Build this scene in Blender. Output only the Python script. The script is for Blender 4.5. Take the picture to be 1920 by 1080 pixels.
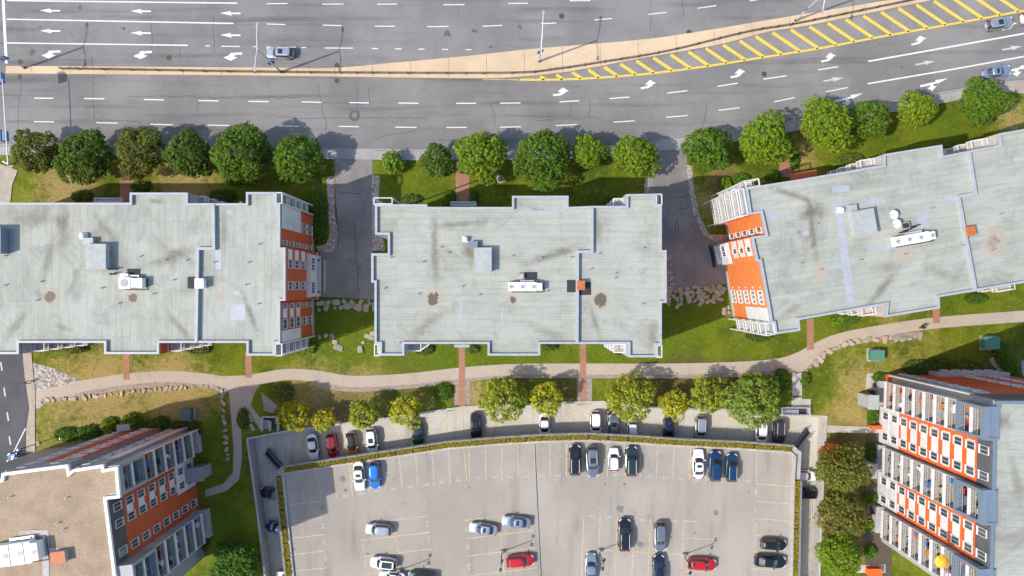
import bpy, bmesh, math, random
import numpy as np
from mathutils import Vector, Matrix
from mathutils.geometry import tessellate_polygon

# ------------------------------------------------------------------ camera, sky, sun, exposure
H = 112.0            # drone height in metres
F = 1344.0           # focal length in photo pixels (photo is 1920 wide) -> 12 px per metre on the ground
scene = bpy.context.scene
for o in list(bpy.data.objects): bpy.data.objects.remove(o)
cam = bpy.data.cameras.new('camera'); camo = bpy.data.objects.new('camera', cam)
scene.collection.objects.link(camo)
camo.location = (0, 0, H); camo.rotation_euler = (0, 0, 0)
cam.sensor_width = 36.0; cam.lens = 36.0 * F / 1920.0
cam.clip_start = 1.0; cam.clip_end = 3000.0
scene.camera = camo
SUN_EL = math.radians(48); SH = math.radians(20)      # shadows fall towards +x, a little +y
world = bpy.data.worlds.new('World'); scene.world = world; world.use_nodes = True
wn = world.node_tree.nodes; wl = world.node_tree.links
for n in list(wn): wn.remove(n)
wo = wn.new('ShaderNodeOutputWorld'); wb = wn.new('ShaderNodeBackground'); sk = wn.new('ShaderNodeTexSky')
sk.sky_type = 'NISHITA'; sk.sun_disc = False; sk.sun_elevation = SUN_EL
sk.sun_rotation = math.atan2(-math.cos(SH), -math.sin(SH)); sk.air_density = 1.0; sk.dust_density = 1.5
wb.inputs['Strength'].default_value = 0.15
wl.new(sk.outputs[0], wb.inputs[0]); wl.new(wb.outputs[0], wo.inputs[0])
sun = bpy.data.lights.new('sun', 'SUN'); sun.energy = 2.8; sun.angle = math.radians(0.6); sun.color = (1.0, 0.93, 0.82)
suno = bpy.data.objects.new('sun', sun); scene.collection.objects.link(suno)
sd = Vector((math.cos(SH)*math.cos(SUN_EL), math.sin(SH)*math.cos(SUN_EL), -math.sin(SUN_EL)))
suno.rotation_euler = sd.to_track_quat('-Z', 'Y').to_euler(); suno.location = (-60, -20, 90)
vs = scene.view_settings; vs.view_transform = 'Standard'; vs.look = 'None'; vs.gamma = 1.0; vs.exposure = 0.62
vs.use_curve_mapping = False

# ------------------------------------------------------------------ helpers
C = scene.collection
R = random.Random(7)
def W(px, py, z=0.0):
    s = (H - z) / F
    return Vector(((px - 960) * s, (540 - py) * s, z))
def Wp(pts, z=0.0): return [W(x, y, z) for x, y in pts]

class MB:
    """collects faces in world space; build() links them as ONE mesh object"""
    def __init__(s): s.v = []; s.f = []; s.m = []
    def face(s, pts, mi=0):
        n = len(s.v); s.v += [tuple(p) for p in pts]; s.f.append(tuple(range(n, n+len(pts)))); s.m.append(mi); return s
    def box(s, c, size, rot=0.0, mi=0, tilt=None):
        cx, cy, cz = c; sx, sy, sz = (d/2 for d in size); co, si = math.cos(rot), math.sin(rot); n = len(s.v)
        for dz in (-sz, sz):
            for dx, dy in ((-sx,-sy),(sx,-sy),(sx,sy),(-sx,sy)):
                s.v.append((cx+dx*co-dy*si, cy+dx*si+dy*co, cz+dz))
        for q in ((3,2,1,0),(4,5,6,7),(0,1,5,4),(1,2,6,5),(2,3,7,6),(3,0,4,7)):
            s.f.append(tuple(n+i for i in q)); s.m.append(mi)
        return s
    def prism(s, poly, z0, z1, mi=0, top=True, bottom=True):
        n = len(s.v); k = len(poly)
        a = sum(poly[i][0]*poly[(i+1)%k][1]-poly[(i+1)%k][0]*poly[i][1] for i in range(k))
        if a < 0: poly = poly[::-1]
        s.v += [(p[0], p[1], z0) for p in poly] + [(p[0], p[1], z1) for p in poly]
        for i in range(k):
            j = (i+1) % k; s.f.append((n+i, n+j, n+k+j, n+k+i)); s.m.append(mi)
        tr = tessellate_polygon([[Vector((p[0], p[1], 0)) for p in poly]])
        for t in tr:
            p = [poly[i] for i in t]
            ar = (p[1][0]-p[0][0])*(p[2][1]-p[0][1])-(p[2][0]-p[0][0])*(p[1][1]-p[0][1])
            t = t if ar > 0 else t[::-1]
            if top: s.f.append(tuple(n+k+i for i in t)); s.m.append(mi)
            if bottom: s.f.append(tuple(n+i for i in t[::-1])); s.m.append(mi)
        return s
    def sheet(s, poly, z, mi=0):
        poly = [(p[0], p[1]) for p in poly]; n = len(s.v)
        s.v += [(p[0], p[1], z) for p in poly]
        for t in tessellate_polygon([[Vector((p[0], p[1], 0)) for p in poly]]):
            p = [poly[i] for i in t]
            ar = (p[1][0]-p[0][0])*(p[2][1]-p[0][1])-(p[2][0]-p[0][0])*(p[1][1]-p[0][1])
            t = t if ar > 0 else t[::-1]
            s.f.append(tuple(n+i for i in t)); s.m.append(mi)
        return s
    def tube(s, p0, p1, r0, r1=None, n=8, mi=0, cap=True):
        p0 = Vector(p0); p1 = Vector(p1); r1 = r0 if r1 is None else r1
        d = (p1-p0).normalized(); a = d.orthogonal().normalized(); b = d.cross(a); k = len(s.v)
        for p, r in ((p0, r0), (p1, r1)):
            for i in range(n):
                t = 2*math.pi*i/n; s.v.append(tuple(p + a*(r*math.cos(t)) + b*(r*math.sin(t))))
        for i in range(n):
            j = (i+1) % n; s.f.append((k+i, k+j, k+n+j, k+n+i)); s.m.append(mi)
        if cap:
            s.f.append(tuple(k+i for i in range(n))[::-1]); s.m.append(mi)
            s.f.append(tuple(k+n+i for i in range(n))); s.m.append(mi)
        return s
    def ribbon(s, pts, w, z, mi=0):
        """flat strip of width w along a polyline"""
        L, Rr = side_pts(pts, w)
        for i in range(len(pts)-1):
            s.face([(*Rr[i], z), (*Rr[i+1], z), (*L[i+1], z), (*L[i], z)], mi)
        return s
    def wallstrip(s, pts, w, z0, z1, mi=0):
        L, Rr = side_pts(pts, w)
        s.prism([tuple(p) for p in L] + [tuple(p) for p in Rr[::-1]], z0, z1, mi); return s
    def mesh(s, name, mats, origin=(0,0,0), smooth=False):
        me = bpy.data.meshes.new(name); o = origin
        me.from_pydata([(x-o[0], y-o[1], z-o[2]) for x, y, z in s.v], [], s.f)
        for m in (mats if isinstance(mats, (list, tuple)) else [mats]): me.materials.append(m)
        if any(s.m): me.polygons.foreach_set('material_index', s.m)
        if smooth: me.polygons.foreach_set('use_smooth', [True]*len(me.polygons))
        me.update(); return me
    def build(s, name, mats, parent=None, origin=None, smooth=False):
        org = origin if origin is not None else (wloc(parent) if parent else (0,0,0))
        o = bpy.data.objects.new(name, s.mesh(name, mats, org, smooth)); C.objects.link(o)
        if parent: o.parent = parent
        else: o.location = org
        return o

def side_pts(pts, w):
    L = []; Rr = []; n = len(pts)
    P = [Vector((p[0], p[1])) for p in pts]
    for i in range(n):
        d0 = (P[i]-P[i-1]).normalized() if i > 0 else (P[1]-P[0]).normalized()
        d1 = (P[i+1]-P[i]).normalized() if i < n-1 else d0
        t = d0+d1; t = t.normalized() if t.length > 1e-6 else d0
        nrm = Vector((-t.y, t.x)); k = w/2/max(0.4, abs(nrm.dot(Vector((-d0.y, d0.x)))))
        L.append(P[i]+nrm*k); Rr.append(P[i]-nrm*k)
    return L, Rr
def wloc(o):
    v = Vector((0,0,0))
    while o is not None: v = v + Vector(o.location); o = o.parent       # only unrotated parents use this
    return v
def tag(o, label=None, cat=None, group=None, kind=None):
    if label: o['label'] = label
    if cat: o['category'] = cat
    if group: o['group'] = group
    if kind: o['kind'] = kind
    return o
def empty(name, loc, label, cat, group=None, rz=0.0):
    o = bpy.data.objects.new(name, None); C.objects.link(o); o.location = loc; o.rotation_euler = (0, 0, rz)
    o.empty_display_size = 0.3
    return tag(o, label, cat, group)
def inst(name, me, parent, loc=(0,0,0), rz=0.0, mat=None, scale=None, rot=None):
    o = bpy.data.objects.new(name, me); C.objects.link(o); o.parent = parent; o.location = loc
    o.rotation_euler = rot if rot else (0, 0, rz)
    if scale: o.scale = scale
    if mat:
        o.material_slots[0].link = 'OBJECT'; o.material_slots[0].material = mat
    return o
def smoothline(pts, step=6):
    """Catmull-Rom through pixel points"""
    out = []
    P = [pts[0]] + list(pts) + [pts[-1]]
    for i in range(1, len(P)-2):
        for k in range(step):
            t = k/step; p0, p1, p2, p3 = P[i-1], P[i], P[i+1], P[i+2]
            out.append(tuple(0.5*((2*p1[a])+(-p0[a]+p2[a])*t+(2*p0[a]-5*p1[a]+4*p2[a]-p3[a])*t*t+(-p0[a]+3*p1[a]-3*p2[a]+p3[a])*t**3) for a in (0,1)))
    out.append(pts[-1]); return out
def yat(line, x):
    for (x0, y0), (x1, y1) in zip(line, line[1:]):
        if x0 <= x <= x1: return y0+(y1-y0)*(x-x0)/(x1-x0)
    return line[0][1] if x < line[0][0] else line[-1][1]

# ------------------------------------------------------------------ materials
def nmat(name):
    m = bpy.data.materials.new(name); m.use_nodes = True
    nt = m.node_tree; b = nt.nodes['Principled BSDF']; return m, nt, b
def mix(nt, a, b, fac, blend='MIX'):
    n = nt.nodes.new('ShaderNodeMix'); n.data_type = 'RGBA'; n.blend_type = blend
    for sock, val in ((n.inputs[6], a), (n.inputs[7], b), (n.inputs[0], fac)):
        if hasattr(val, 'links') or isinstance(val, bpy.types.NodeSocket): nt.links.new(val, sock)
        elif isinstance(val, (int, float)): sock.default_value = val
        else: sock.default_value = (*val, 1)
    return n.outputs[2]
def noise(nt, scale, detail=4, rough=0.6, co=None, dist=0.0):
    n = nt.nodes.new('ShaderNodeTexNoise'); n.inputs['Scale'].default_value = scale
    n.inputs['Detail'].default_value = detail; n.inputs['Roughness'].default_value = rough; n.inputs['Distortion'].default_value = dist
    if co is not None: nt.links.new(co, n.inputs['Vector'])
    return n.outputs['Fac']
def ramp(nt, src, p0, p1, c0=None, c1=None):
    """smooth 0..1 (or colour c0..c1) as src runs from p0 to p1; p0 may be the larger"""
    n = nt.nodes.new('ShaderNodeMapRange'); n.interpolation_type = 'SMOOTHSTEP'; nt.links.new(src, n.inputs[0])
    lo, hi = min(p0, p1), max(p0, p1)
    n.inputs[1].default_value = lo; n.inputs[2].default_value = hi
    n.inputs[3].default_value = 0.0 if p0 < p1 else 1.0; n.inputs[4].default_value = 1.0 if p0 < p1 else 0.0
    return n.outputs[0] if c0 is None else mix(nt, c0, c1, n.outputs[0])
def math_(nt, op, a, b=None):
    n = nt.nodes.new('ShaderNodeMath'); n.operation = op
    for i, v in enumerate((a, b)):
        if v is None: continue
        if isinstance(v, (int, float)): n.inputs[i].default_value = v
        else: nt.links.new(v, n.inputs[i])
    return n.outputs[0]
def wpos(nt):
    n = nt.nodes.new('ShaderNodeNewGeometry'); return n.outputs['Position']
def mapped(nt, co, scale=(1,1,1), rz=0.0, loc=(0,0,0)):
    n = nt.nodes.new('ShaderNodeMapping'); nt.links.new(co, n.inputs[0]); n.inputs['Scale'].default_value = scale
    n.inputs['Rotation'].default_value = (0, 0, rz); n.inputs['Location'].default_value = loc; return n.outputs[0]
def bump(nt, b, src, strength=0.3, dist=0.05):
    n = nt.nodes.new('ShaderNodeBump'); n.inputs['Strength'].default_value = strength; n.inputs['Distance'].default_value = dist
    nt.links.new(src, n.inputs['Height']); nt.links.new(n.outputs[0], b.inputs['Normal'])
def plain(name, col, rough=0.7, metal=0.0, var=0.15, scale=3.0, coat=0.0, spec=None, wear=None):
    m, nt, b = nmat(name); co = wpos(nt)
    f = ramp(nt, noise(nt, scale, 5, 0.65, co), 0.3, 0.7)
    c = mix(nt, tuple(x*(1-var) for x in col), tuple(min(1, x*(1+var)) for x in col), f)
    if wear: c = mix(nt, c, wear[0], math_(nt, 'MULTIPLY', ramp(nt, noise(nt, 2.2, 8, 0.8, co), wear[1], wear[1]+0.12), 0.85))
    nt.links.new(c, b.inputs['Base Color']); b.inputs['Roughness'].default_value = rough; b.inputs['Metallic'].default_value = metal
    b.inputs['Coat Weight'].default_value = coat
    if spec is not None: b.inputs['Specular IOR Level'].default_value = spec
    return m
def ground_mat(name, c0, c1, big=0.15, fine=6.0, rough=0.9, stain=None, bumpd=0.02, streak=None, famt=0.22):
    m, nt, b = nmat(name); co = wpos(nt)
    f = ramp(nt, noise(nt, big, 6, 0.65, co), 0.35, 0.65); c = mix(nt, c0, c1, f)
    g = noise(nt, fine, 3, 0.7, co); c = mix(nt, c, (0,0,0), math_(nt, 'MULTIPLY', ramp(nt, g, 0.62, 0.4), famt))
    if streak:
        sx, sy, amt, rz = streak
        s = noise(nt, 1.0, 4, 0.6, mapped(nt, co, (sx, sy, 1), rz)); c = mix(nt, c, (0.02,0.02,0.022), math_(nt, 'MULTIPLY', ramp(nt, s, 0.5, 0.75), amt))
    if stain:
        s2 = noise(nt, stain[0], 5, 0.7, co, 1.5); c = mix(nt, c, stain[1], math_(nt, 'MULTIPLY', ramp(nt, s2, 0.6, 0.72), stain[2]))
    nt.links.new(c, b.inputs['Base Color']); b.inputs['Roughness'].default_value = rough; b.inputs['Specular IOR Level'].default_value = 0.25
    bump(nt, b, g, 0.35, bumpd); return m
def brick_mat(name, c1, c2, mortar, bw=0.22, bh=0.075, rough=0.85):
    m, nt, b = nmat(name); tc = nt.nodes.new('ShaderNodeTexCoord')
    geo = nt.nodes.new('ShaderNodeNewGeometry')
    sep = nt.nodes.new('ShaderNodeSeparateXYZ'); nt.links.new(geo.outputs['Position'], sep.inputs[0])
    cmb = nt.nodes.new('ShaderNodeCombineXYZ'); nt.links.new(math_(nt, 'ADD', sep.outputs[0], sep.outputs[1]), cmb.inputs[0]); nt.links.new(sep.outputs[2], cmb.inputs[1])
    br = nt.nodes.new('ShaderNodeTexBrick'); nt.links.new(cmb.outputs[0], br.inputs['Vector'])
    br.inputs['Scale'].default_value = 1.0; br.inputs['Brick Width'].default_value = bw; br.inputs['Row Height'].default_value = bh
    br.inputs['Mortar Size'].default_value = 0.008; br.inputs['Color1'].default_value = (*c1,1); br.inputs['Color2'].default_value = (*c2,1); br.inputs['Mortar'].default_value = (*mortar,1)
    c = mix(nt, br.outputs[0], tuple(x*0.7 for x in c1), math_(nt, 'MULTIPLY', ramp(nt, noise(nt, 0.8, 5, 0.6, geo.outputs['Position']), 0.45, 0.7), 0.5))
    nt.links.new(c, b.inputs['Base Color']); b.inputs['Roughness'].default_value = rough; return m
def paver_mat(name, c1, c2, mortar, bw, bh, rz=0.0):
    m, nt, b = nmat(name); co = wpos(nt)
    br = nt.nodes.new('ShaderNodeTexBrick'); nt.links.new(mapped(nt, co, (1,1,1), rz), br.inputs['Vector'])
    br.inputs['Scale'].default_value = 1.0; br.inputs['Brick Width'].default_value = bw; br.inputs['Row Height'].default_value = bh
    br.inputs['Mortar Size'].default_value = 0.012; br.inputs['Color1'].default_value = (*c1,1); br.inputs['Color2'].default_value = (*c2,1); br.inputs['Mortar'].default_value = (*mortar,1)
    c = mix(nt, br.outputs[0], tuple(x*0.62 for x in c1), math_(nt, 'MULTIPLY', ramp(nt, noise(nt, 0.35, 6, 0.65, co), 0.48, 0.72), 0.6))
    nt.links.new(c, b.inputs['Base Color']); b.inputs['Roughness'].default_value = 0.9; return m
def roof_mat(name, origin, rz, bw, bh, stains, streaks, patches=()):
    """pale membrane in sheets with lap seams; rain-water ponding stains of their own shape"""
    m, nt, b = nmat(name); co0 = wpos(nt)
    co = mapped(nt, co0, (1,1,1), rz)
    br = nt.nodes.new('ShaderNodeTexBrick'); nt.links.new(co, br.inputs['Vector']); br.offset = 0.37; br.squash = 1.0
    br.inputs['Scale'].default_value = 1.0; br.inputs['Brick Width'].default_value = bw; br.inputs['Row Height'].default_value = bh
    br.inputs['Mortar Size'].default_value = 0.025; br.inputs['Color1'].default_value = (0.375,0.39,0.335,1); br.inputs['Color2'].default_value = (0.325,0.34,0.295,1); br.inputs['Mortar'].default_value = (0.25,0.255,0.225,1)
    c = mix(nt, br.outputs[0], (0.41,0.42,0.372), math_(nt, 'MULTIPLY', ramp(nt, noise(nt, 0.22, 6, 0.6, co0), 0.40, 0.68), 0.8))
    c = mix(nt, c, (0.215,0.205,0.18), math_(nt, 'MULTIPLY', ramp(nt, noise(nt, 0.13, 9, 0.74, co0, 1.6), 0.47, 0.74), 0.85))
    c = mix(nt, c, (0.17,0.165,0.15), math_(nt, 'MULTIPLY', ramp(nt, noise(nt, 0.45, 9, 0.8, co0, 2.5), 0.54, 0.76), 0.75))
    c = mix(nt, c, (0.27,0.275,0.25), math_(nt, 'MULTIPLY', ramp(nt, noise(nt, 1.0, 5, 0.65, mapped(nt, co, (0.25, 3.0, 1))), 0.46, 0.72), 0.55))
    c = mix(nt, c, (0.52,0.53,0.49), math_(nt, 'MULTIPLY', ramp(nt, noise(nt, 1.0, 3, 0.6, mapped(nt, co, (0.5, 5.0, 1), 0, (7,3,0))), 0.62, 0.74), 0.5))
    nz = noise(nt, 0.7, 9, 0.72, co0, 0.8)
    def dist2(px, py, z, sx=1.0, sy=1.0, ang=0.0):
        p = W(px, py, z); mp = nt.nodes.new('ShaderNodeMapping'); mp.vector_type = 'TEXTURE'
        nt.links.new(co0, mp.inputs[0]); mp.inputs['Location'].default_value = (p.x, p.y, z); mp.inputs['Rotation'].default_value = (0,0,ang)
        mp.inputs['Scale'].default_value = (sx, sy, 10.0)
        ln = nt.nodes.new('ShaderNodeVectorMath'); ln.operation = 'LENGTH'; nt.links.new(mp.outputs[0], ln.inputs[0])
        return math_(nt, 'ADD', ln.outputs['Value'], math_(nt, 'MULTIPLY', math_(nt, 'SUBTRACT', nz, 0.5), 2.6))
    for (px, py, z, sx, sy, ang, amt) in streaks:
        d = dist2(px, py, z, sx, sy, ang); c = mix(nt, c, (0.155,0.135,0.105), math_(nt, 'MULTIPLY', ramp(nt, d, 1.45, -0.1), min(.9, amt*1.55)))
    for (px, py, z, r, dark) in stains:
        d = dist2(px, py, z, r*1.75, r*1.9); c = mix(nt, c, (0.40,0.33,0.25), math_(nt, 'MULTIPLY', ramp(nt, d, 1.05, 0.7), 0.75))
        if dark: d = dist2(px, py, z, r, r*1.05); c = mix(nt, c, (0.07,0.065,0.06), math_(nt, 'MULTIPLY', ramp(nt, d, 1.0, 0.75), dark))
    nt.links.new(c, b.inputs['Base Color']); b.inputs['Roughness'].default_value = 0.75; b.inputs['Specular IOR Level'].default_value = 0.3
    bump(nt, b, br.outputs['Fac'], 0.25, 0.01); return m

M = {}
M['asphalt'] = ground_mat('asphalt', (0.200,0.194,0.190), (0.275,0.265,0.257), 0.07, 7.0, streak=(0.035, 0.75, 0.40, -0.02), stain=(0.25, (0.30,0.29,0.28), 0.25))
M['asphalt_drive'] = ground_mat('asphalt_drive', (0.215,0.20,0.19), (0.31,0.29,0.272), 0.16, 7.0, stain=(0.3, (0.05,0.05,0.05), 0.5))
M['asphalt_side'] = ground_mat('asphalt_side', (0.085,0.087,0.095), (0.115,0.117,0.125), 0.2, 7.0)
M['deck'] = ground_mat('deck', (0.335,0.302,0.262), (0.405,0.366,0.318), 0.06, 5.0, stain=(0.16, (0.25,0.22,0.185), 0.6), famt=0.13, streak=(0.6, 0.08, 0.22, 0.1))
M['lowconc'] = ground_mat('lowconc', (0.50,0.475,0.41), (0.60,0.575,0.51), 0.2, 5.0, stain=(0.35, (0.42,0.34,0.22), 0.6), streak=(0.9, 0.1, 0.25, 0.1))
M['conc'] = ground_mat('conc', (0.44,0.42,0.385), (0.54,0.515,0.475), 0.3, 5.0, stain=(0.8, (0.26,0.24,0.22), 0.5))
M['sidewalk'] = ground_mat('sidewalk', (0.33,0.325,0.315), (0.41,0.40,0.39), 0.3, 5.0, stain=(0.9, (0.24,0.23,0.22), 0.4))
M['tan'] = ground_mat('tan', (0.56,0.425,0.285), (0.66,0.505,0.345), 0.12, 5.0, stain=(0.4, (0.42,0.32,0.22), 0.4), famt=0.08)
M['sidewalk_tan'] = ground_mat('sidewalk_tan', (0.38,0.33,0.27), (0.46,0.40,0.33), 0.3, 5.0)
M['path'] = paver_mat('path', (0.50,0.425,0.345), (0.42,0.355,0.29), (0.32,0.27,0.22), 0.21, 0.105, 0.6)
M['redpath'] = paver_mat('redpath', (0.40,0.20,0.125), (0.34,0.165,0.10), (0.24,0.14,0.10), 0.42, 0.21)
M['white_line'] = plain('white_line', (0.68,0.68,0.67), 0.65, var=0.15, scale=5, wear=((0.26,0.25,0.245), 0.60))
M['worn_line'] = plain('worn_line', (0.50,0.49,0.48), 0.7, var=0.3, scale=6)
M['yellow_line'] = plain('yellow_line', (0.74,0.51,0.07), 0.65, var=0.2, scale=4, wear=((0.30,0.26,0.19), 0.55))
M['stall_line'] = plain('stall_line', (0.56,0.42,0.235), 0.75, var=0.25, scale=2.0, wear=((0.36,0.32,0.27), 0.54))
M['crack'] = plain('crack', (0.045,0.045,0.047), 0.8)
M['iron'] = plain('iron', (0.10,0.065,0.05), 0.7, 0.3)
M['stain'] = plain('stain', (0.11,0.105,0.10), 0.8, var=0.4, scale=6)
M['black_metal'] = plain('black_metal', (0.030,0.026,0.025), 0.5, 0.3)
M['galv'] = plain('galv', (0.62,0.63,0.65), 0.45, 0.35, 0.08)
M['white_metal'] = plain('white_metal', (0.78,0.79,0.80), 0.45, 0.0, 0.06)
M['blue'] = plain('blue', (0.03,0.16,0.45), 0.5)
M['signal'] = plain('signal', (0.12,0.25,0.50), 0.5)
M['dark'] = plain('dark', (0.025,0.026,0.035), 0.6)
M['mat_dark'] = plain('mat_dark', (0.035,0.033,0.045), 0.85)
M['brick'] = brick_mat('brick', (0.78,0.215,0.045), (0.70,0.185,0.038), (0.66,0.22,0.07))
M['orange'] = brick_mat('orange', (0.78,0.125,0.015), (0.68,0.105,0.014), (0.60,0.13,0.035), 0.6, 0.3)
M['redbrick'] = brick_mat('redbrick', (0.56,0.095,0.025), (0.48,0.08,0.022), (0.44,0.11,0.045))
M['darkbrick'] = brick_mat('darkbrick', (0.075,0.072,0.085), (0.095,0.09,0.10), (0.13,0.125,0.13))
M['panel'] = plain('panel', (0.64,0.63,0.62), 0.6, var=0.10, scale=1.2)
M['greypanel'] = plain('greypanel', (0.42,0.42,0.43), 0.6, var=0.08, scale=1.2)
M['bluegrey'] = plain('bluegrey', (0.155,0.205,0.265), 0.5, var=0.06, scale=1.5)
M['steelgrey'] = plain('steelgrey', (0.30,0.31,0.33), 0.5, var=0.08, scale=1.5)
M['parapet'] = plain('parapet', (0.36,0.385,0.415), 0.5, 0.0, 0.08, 1.5)
M['parapet_white'] = plain('parapet_white', (0.78,0.77,0.76), 0.5, 0.0, 0.06, 1.5)
M['roof_box'] = plain('roof_box', (0.36,0.38,0.37), 0.7, 0, 0.10, 1.2)
M['wood'] = plain('wood', (0.40,0.355,0.30), 0.8, var=0.18, scale=2.5)
M['gravelroof'] = ground_mat('gravelroof', (0.335,0.25,0.172), (0.44,0.335,0.235), 0.25, 5.0, bumpd=0.06)
M['gravel'] = None
M['trunk'] = plain('trunk', (0.11,0.08,0.055), 0.9, var=0.3, scale=6)
M['tyre'] = plain('tyre', (0.02,0.02,0.021), 0.8)
M['rim'] = plain('rim', (0.5,0.5,0.52), 0.3, 0.8)
M['green_box'] = plain('green_box', (0.08,0.23,0.17), 0.5, var=0.1)
M['green_dark'] = plain('green_dark', (0.05,0.11,0.10), 0.5, var=0.1)
M['planter_soil'] = plain('planter_soil', (0.10,0.075,0.05), 0.95, var=0.3, scale=5)
M['orange_paint'] = plain('orange_paint', (0.60,0.20,0.03), 0.5)
M['rust_box'] = plain('rust_box', (0.45,0.13,0.04), 0.6)
def gravel_mat(name, c0, c1, c2, sc=6.0):
    m, nt, b = nmat(name); co = wpos(nt); vo = nt.nodes.new('ShaderNodeTexVoronoi'); vo.inputs['Scale'].default_value = sc; nt.links.new(co, vo.inputs['Vector'])
    sp = nt.nodes.new('ShaderNodeSeparateColor'); nt.links.new(vo.outputs['Color'], sp.inputs[0])
    c = mix(nt, c0, c1, sp.outputs[0]); c = mix(nt, c, c2, math_(nt, 'MULTIPLY', sp.outputs[1], 0.5))
    c = mix(nt, c, (0.12,0.10,0.085), math_(nt, 'MULTIPLY', ramp(nt, vo.outputs['Distance'], 0.45, 0.7), 0.7))
    nt.links.new(c, b.inputs['Base Color']); b.inputs['Roughness'].default_value = 0.9; bump(nt, b, vo.outputs['Distance'], 0.6, -0.06); return m
M['gravel'] = gravel_mat('gravel', (0.34,0.28,0.25), (0.66,0.58,0.53), (0.45,0.31,0.26), 5.0)
M['cobble'] = gravel_mat('cobble', (0.30,0.29,0.27), (0.58,0.55,0.50), (0.35,0.32,0.28), 3.0)
M['pebble'] = gravel_mat('pebble', (0.34,0.28,0.23), (0.50,0.42,0.35), (0.30,0.22,0.17), 9.0)
def stone_mat(name, c):
    m, nt, b = nmat(name); oi = nt.nodes.new('ShaderNodeObjectInfo'); co = wpos(nt)
    a = mix(nt, c, tuple(x*f for x, f in zip(c, (1.45,1.2,1.0))), oi.outputs['Random'])
    a = mix(nt, a, tuple(x*0.5 for x in c), math_(nt, 'MULTIPLY', ramp(nt, noise(nt, 2.5, 6, 0.7, co), 0.5, 0.75), 0.5))
    nt.links.new(a, b.inputs['Base Color']); b.inputs['Roughness'].default_value = 0.9; bump(nt, b, noise(nt, 4, 5, 0.7, co), 0.5, 0.1); return m
M['stone'] = stone_mat('stone', (0.32,0.295,0.25))
def glass_mat(name, col, rough=0.08):
    m, nt, b = nmat(name); b.inputs['Base Color'].default_value = (*col,1); b.inputs['Roughness'].default_value = rough
    b.inputs['Specular IOR Level'].default_value = 0.8; b.inputs['Coat Weight'].default_value = 0.5; return m
M['glass'] = glass_mat('glass', (0.035,0.045,0.055))
M['carglass'] = glass_mat('carglass', (0.018,0.028,0.035), 0.05)
M['winglass'] = glass_mat('winglass', (0.055,0.075,0.09), 0.1)
M['headlamp'] = glass_mat('headlamp', (0.7,0.72,0.75), 0.15)
M['taillamp'] = glass_mat('taillamp', (0.35,0.01,0.012), 0.2)
def leaf_mat(name):
    m, nt, b = nmat(name); oi = nt.nodes.new('ShaderNodeObjectInfo'); at = nt.nodes.new('ShaderNodeAttribute'); at.attribute_name = 'tone'
    c = mix(nt, oi.outputs['Color'], at.outputs['Color'], 1.0, 'MULTIPLY')
    nt.links.new(c, b.inputs['Base Color']); b.inputs['Roughness'].default_value = 0.55; b.inputs['Specular IOR Level'].default_value = 0.3
    tr = nt.nodes.new('ShaderNodeBsdfTranslucent'); nt.links.new(mix(nt, c, (1.0,1.15,0.4), 1.0, 'MULTIPLY'), tr.inputs[0])
    ms = nt.nodes.new('ShaderNodeMixShader'); ms.inputs[0].default_value = 0.28
    out = nt.nodes['Material Output']; nt.links.new(b.outputs[0], ms.inputs[1]); nt.links.new(tr.outputs[0], ms.inputs[2]); nt.links.new(ms.outputs[0], out.inputs[0])
    return m
M['leaf'] = leaf_mat('leaf')
def paint(name, col, metal=0.35, rough=0.3):
    m, nt, b = nmat(name); b.inputs['Base Color'].default_value = (*col,1); b.inputs['Metallic'].default_value = metal
    b.inputs['Roughness'].default_value = rough; b.inputs['Coat Weight'].default_value = 0.8; b.inputs['Coat Roughness'].default_value = 0.06; return m
PAINT = {k: paint('paint_'+k, c, mt) for k, (c, mt) in dict(
    white=((0.80,0.80,0.80),0.0), cream=((0.74,0.71,0.62),0.0), silver=((0.36,0.40,0.46),0.5), grey=((0.20,0.22,0.26),0.5), dark=((0.045,0.05,0.06),0.4),
    black=((0.012,0.013,0.018),0.3), navy=((0.012,0.02,0.06),0.4), blue=((0.01,0.17,0.62),0.3), deepblue=((0.012,0.05,0.13),0.4), slate=((0.26,0.33,0.42),0.5),
    lightblue=((0.24,0.33,0.46),0.4), red=((0.55,0.008,0.012),0.2), orange=((0.70,0.24,0.02),0.2), teal=((0.02,0.05,0.055),0.4)).items()}
M['deck_stain'] = plain('deck_stain', (0.20,0.18,0.16), 0.85, var=0.35, scale=6)

# ------------------------------------------------------------------ ground with the garage pit cut out
LOW = -2.4; DECK = 0.8
PIT = [(466,824),(538,810),(713,787),(871,765),(1062,757),(1130,755),(1222,766),(1367,770),(1451,778),(1547,783),(1538,960),(1531,1150),(507,1150),(485,960)]
DRY = [(130,350,75,.9),(350,350,80,.85),(590,345,30,.4),(200,765,170,.8),(330,745,110,.9),(640,745,130,.85),(780,725,80,.6),(900,735,45,1.),(1040,725,30,.3),(1170,725,70,.7),(1290,722,80,.6),
       (1600,725,90,.7),(1330,375,55,.7),(1350,320,45,.75),(790,335,45,.55),(1590,770,70,.75),(1840,215,60,.35),(1500,290,50,.75),(1640,310,60,.55),(200,690,70,.45),(380,695,70,.3),
       (1390,640,70,.5),(1590,850,60,.8),(1600,1000,80,.9),(1700,640,120,.45),(1350,725,60,.5),(420,960,60,.1),(120,840,50,.6),(1890,215,50,.7),(900,375,60,.25),(1120,360,60,.3),(1850,590,60,.3)]
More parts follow.
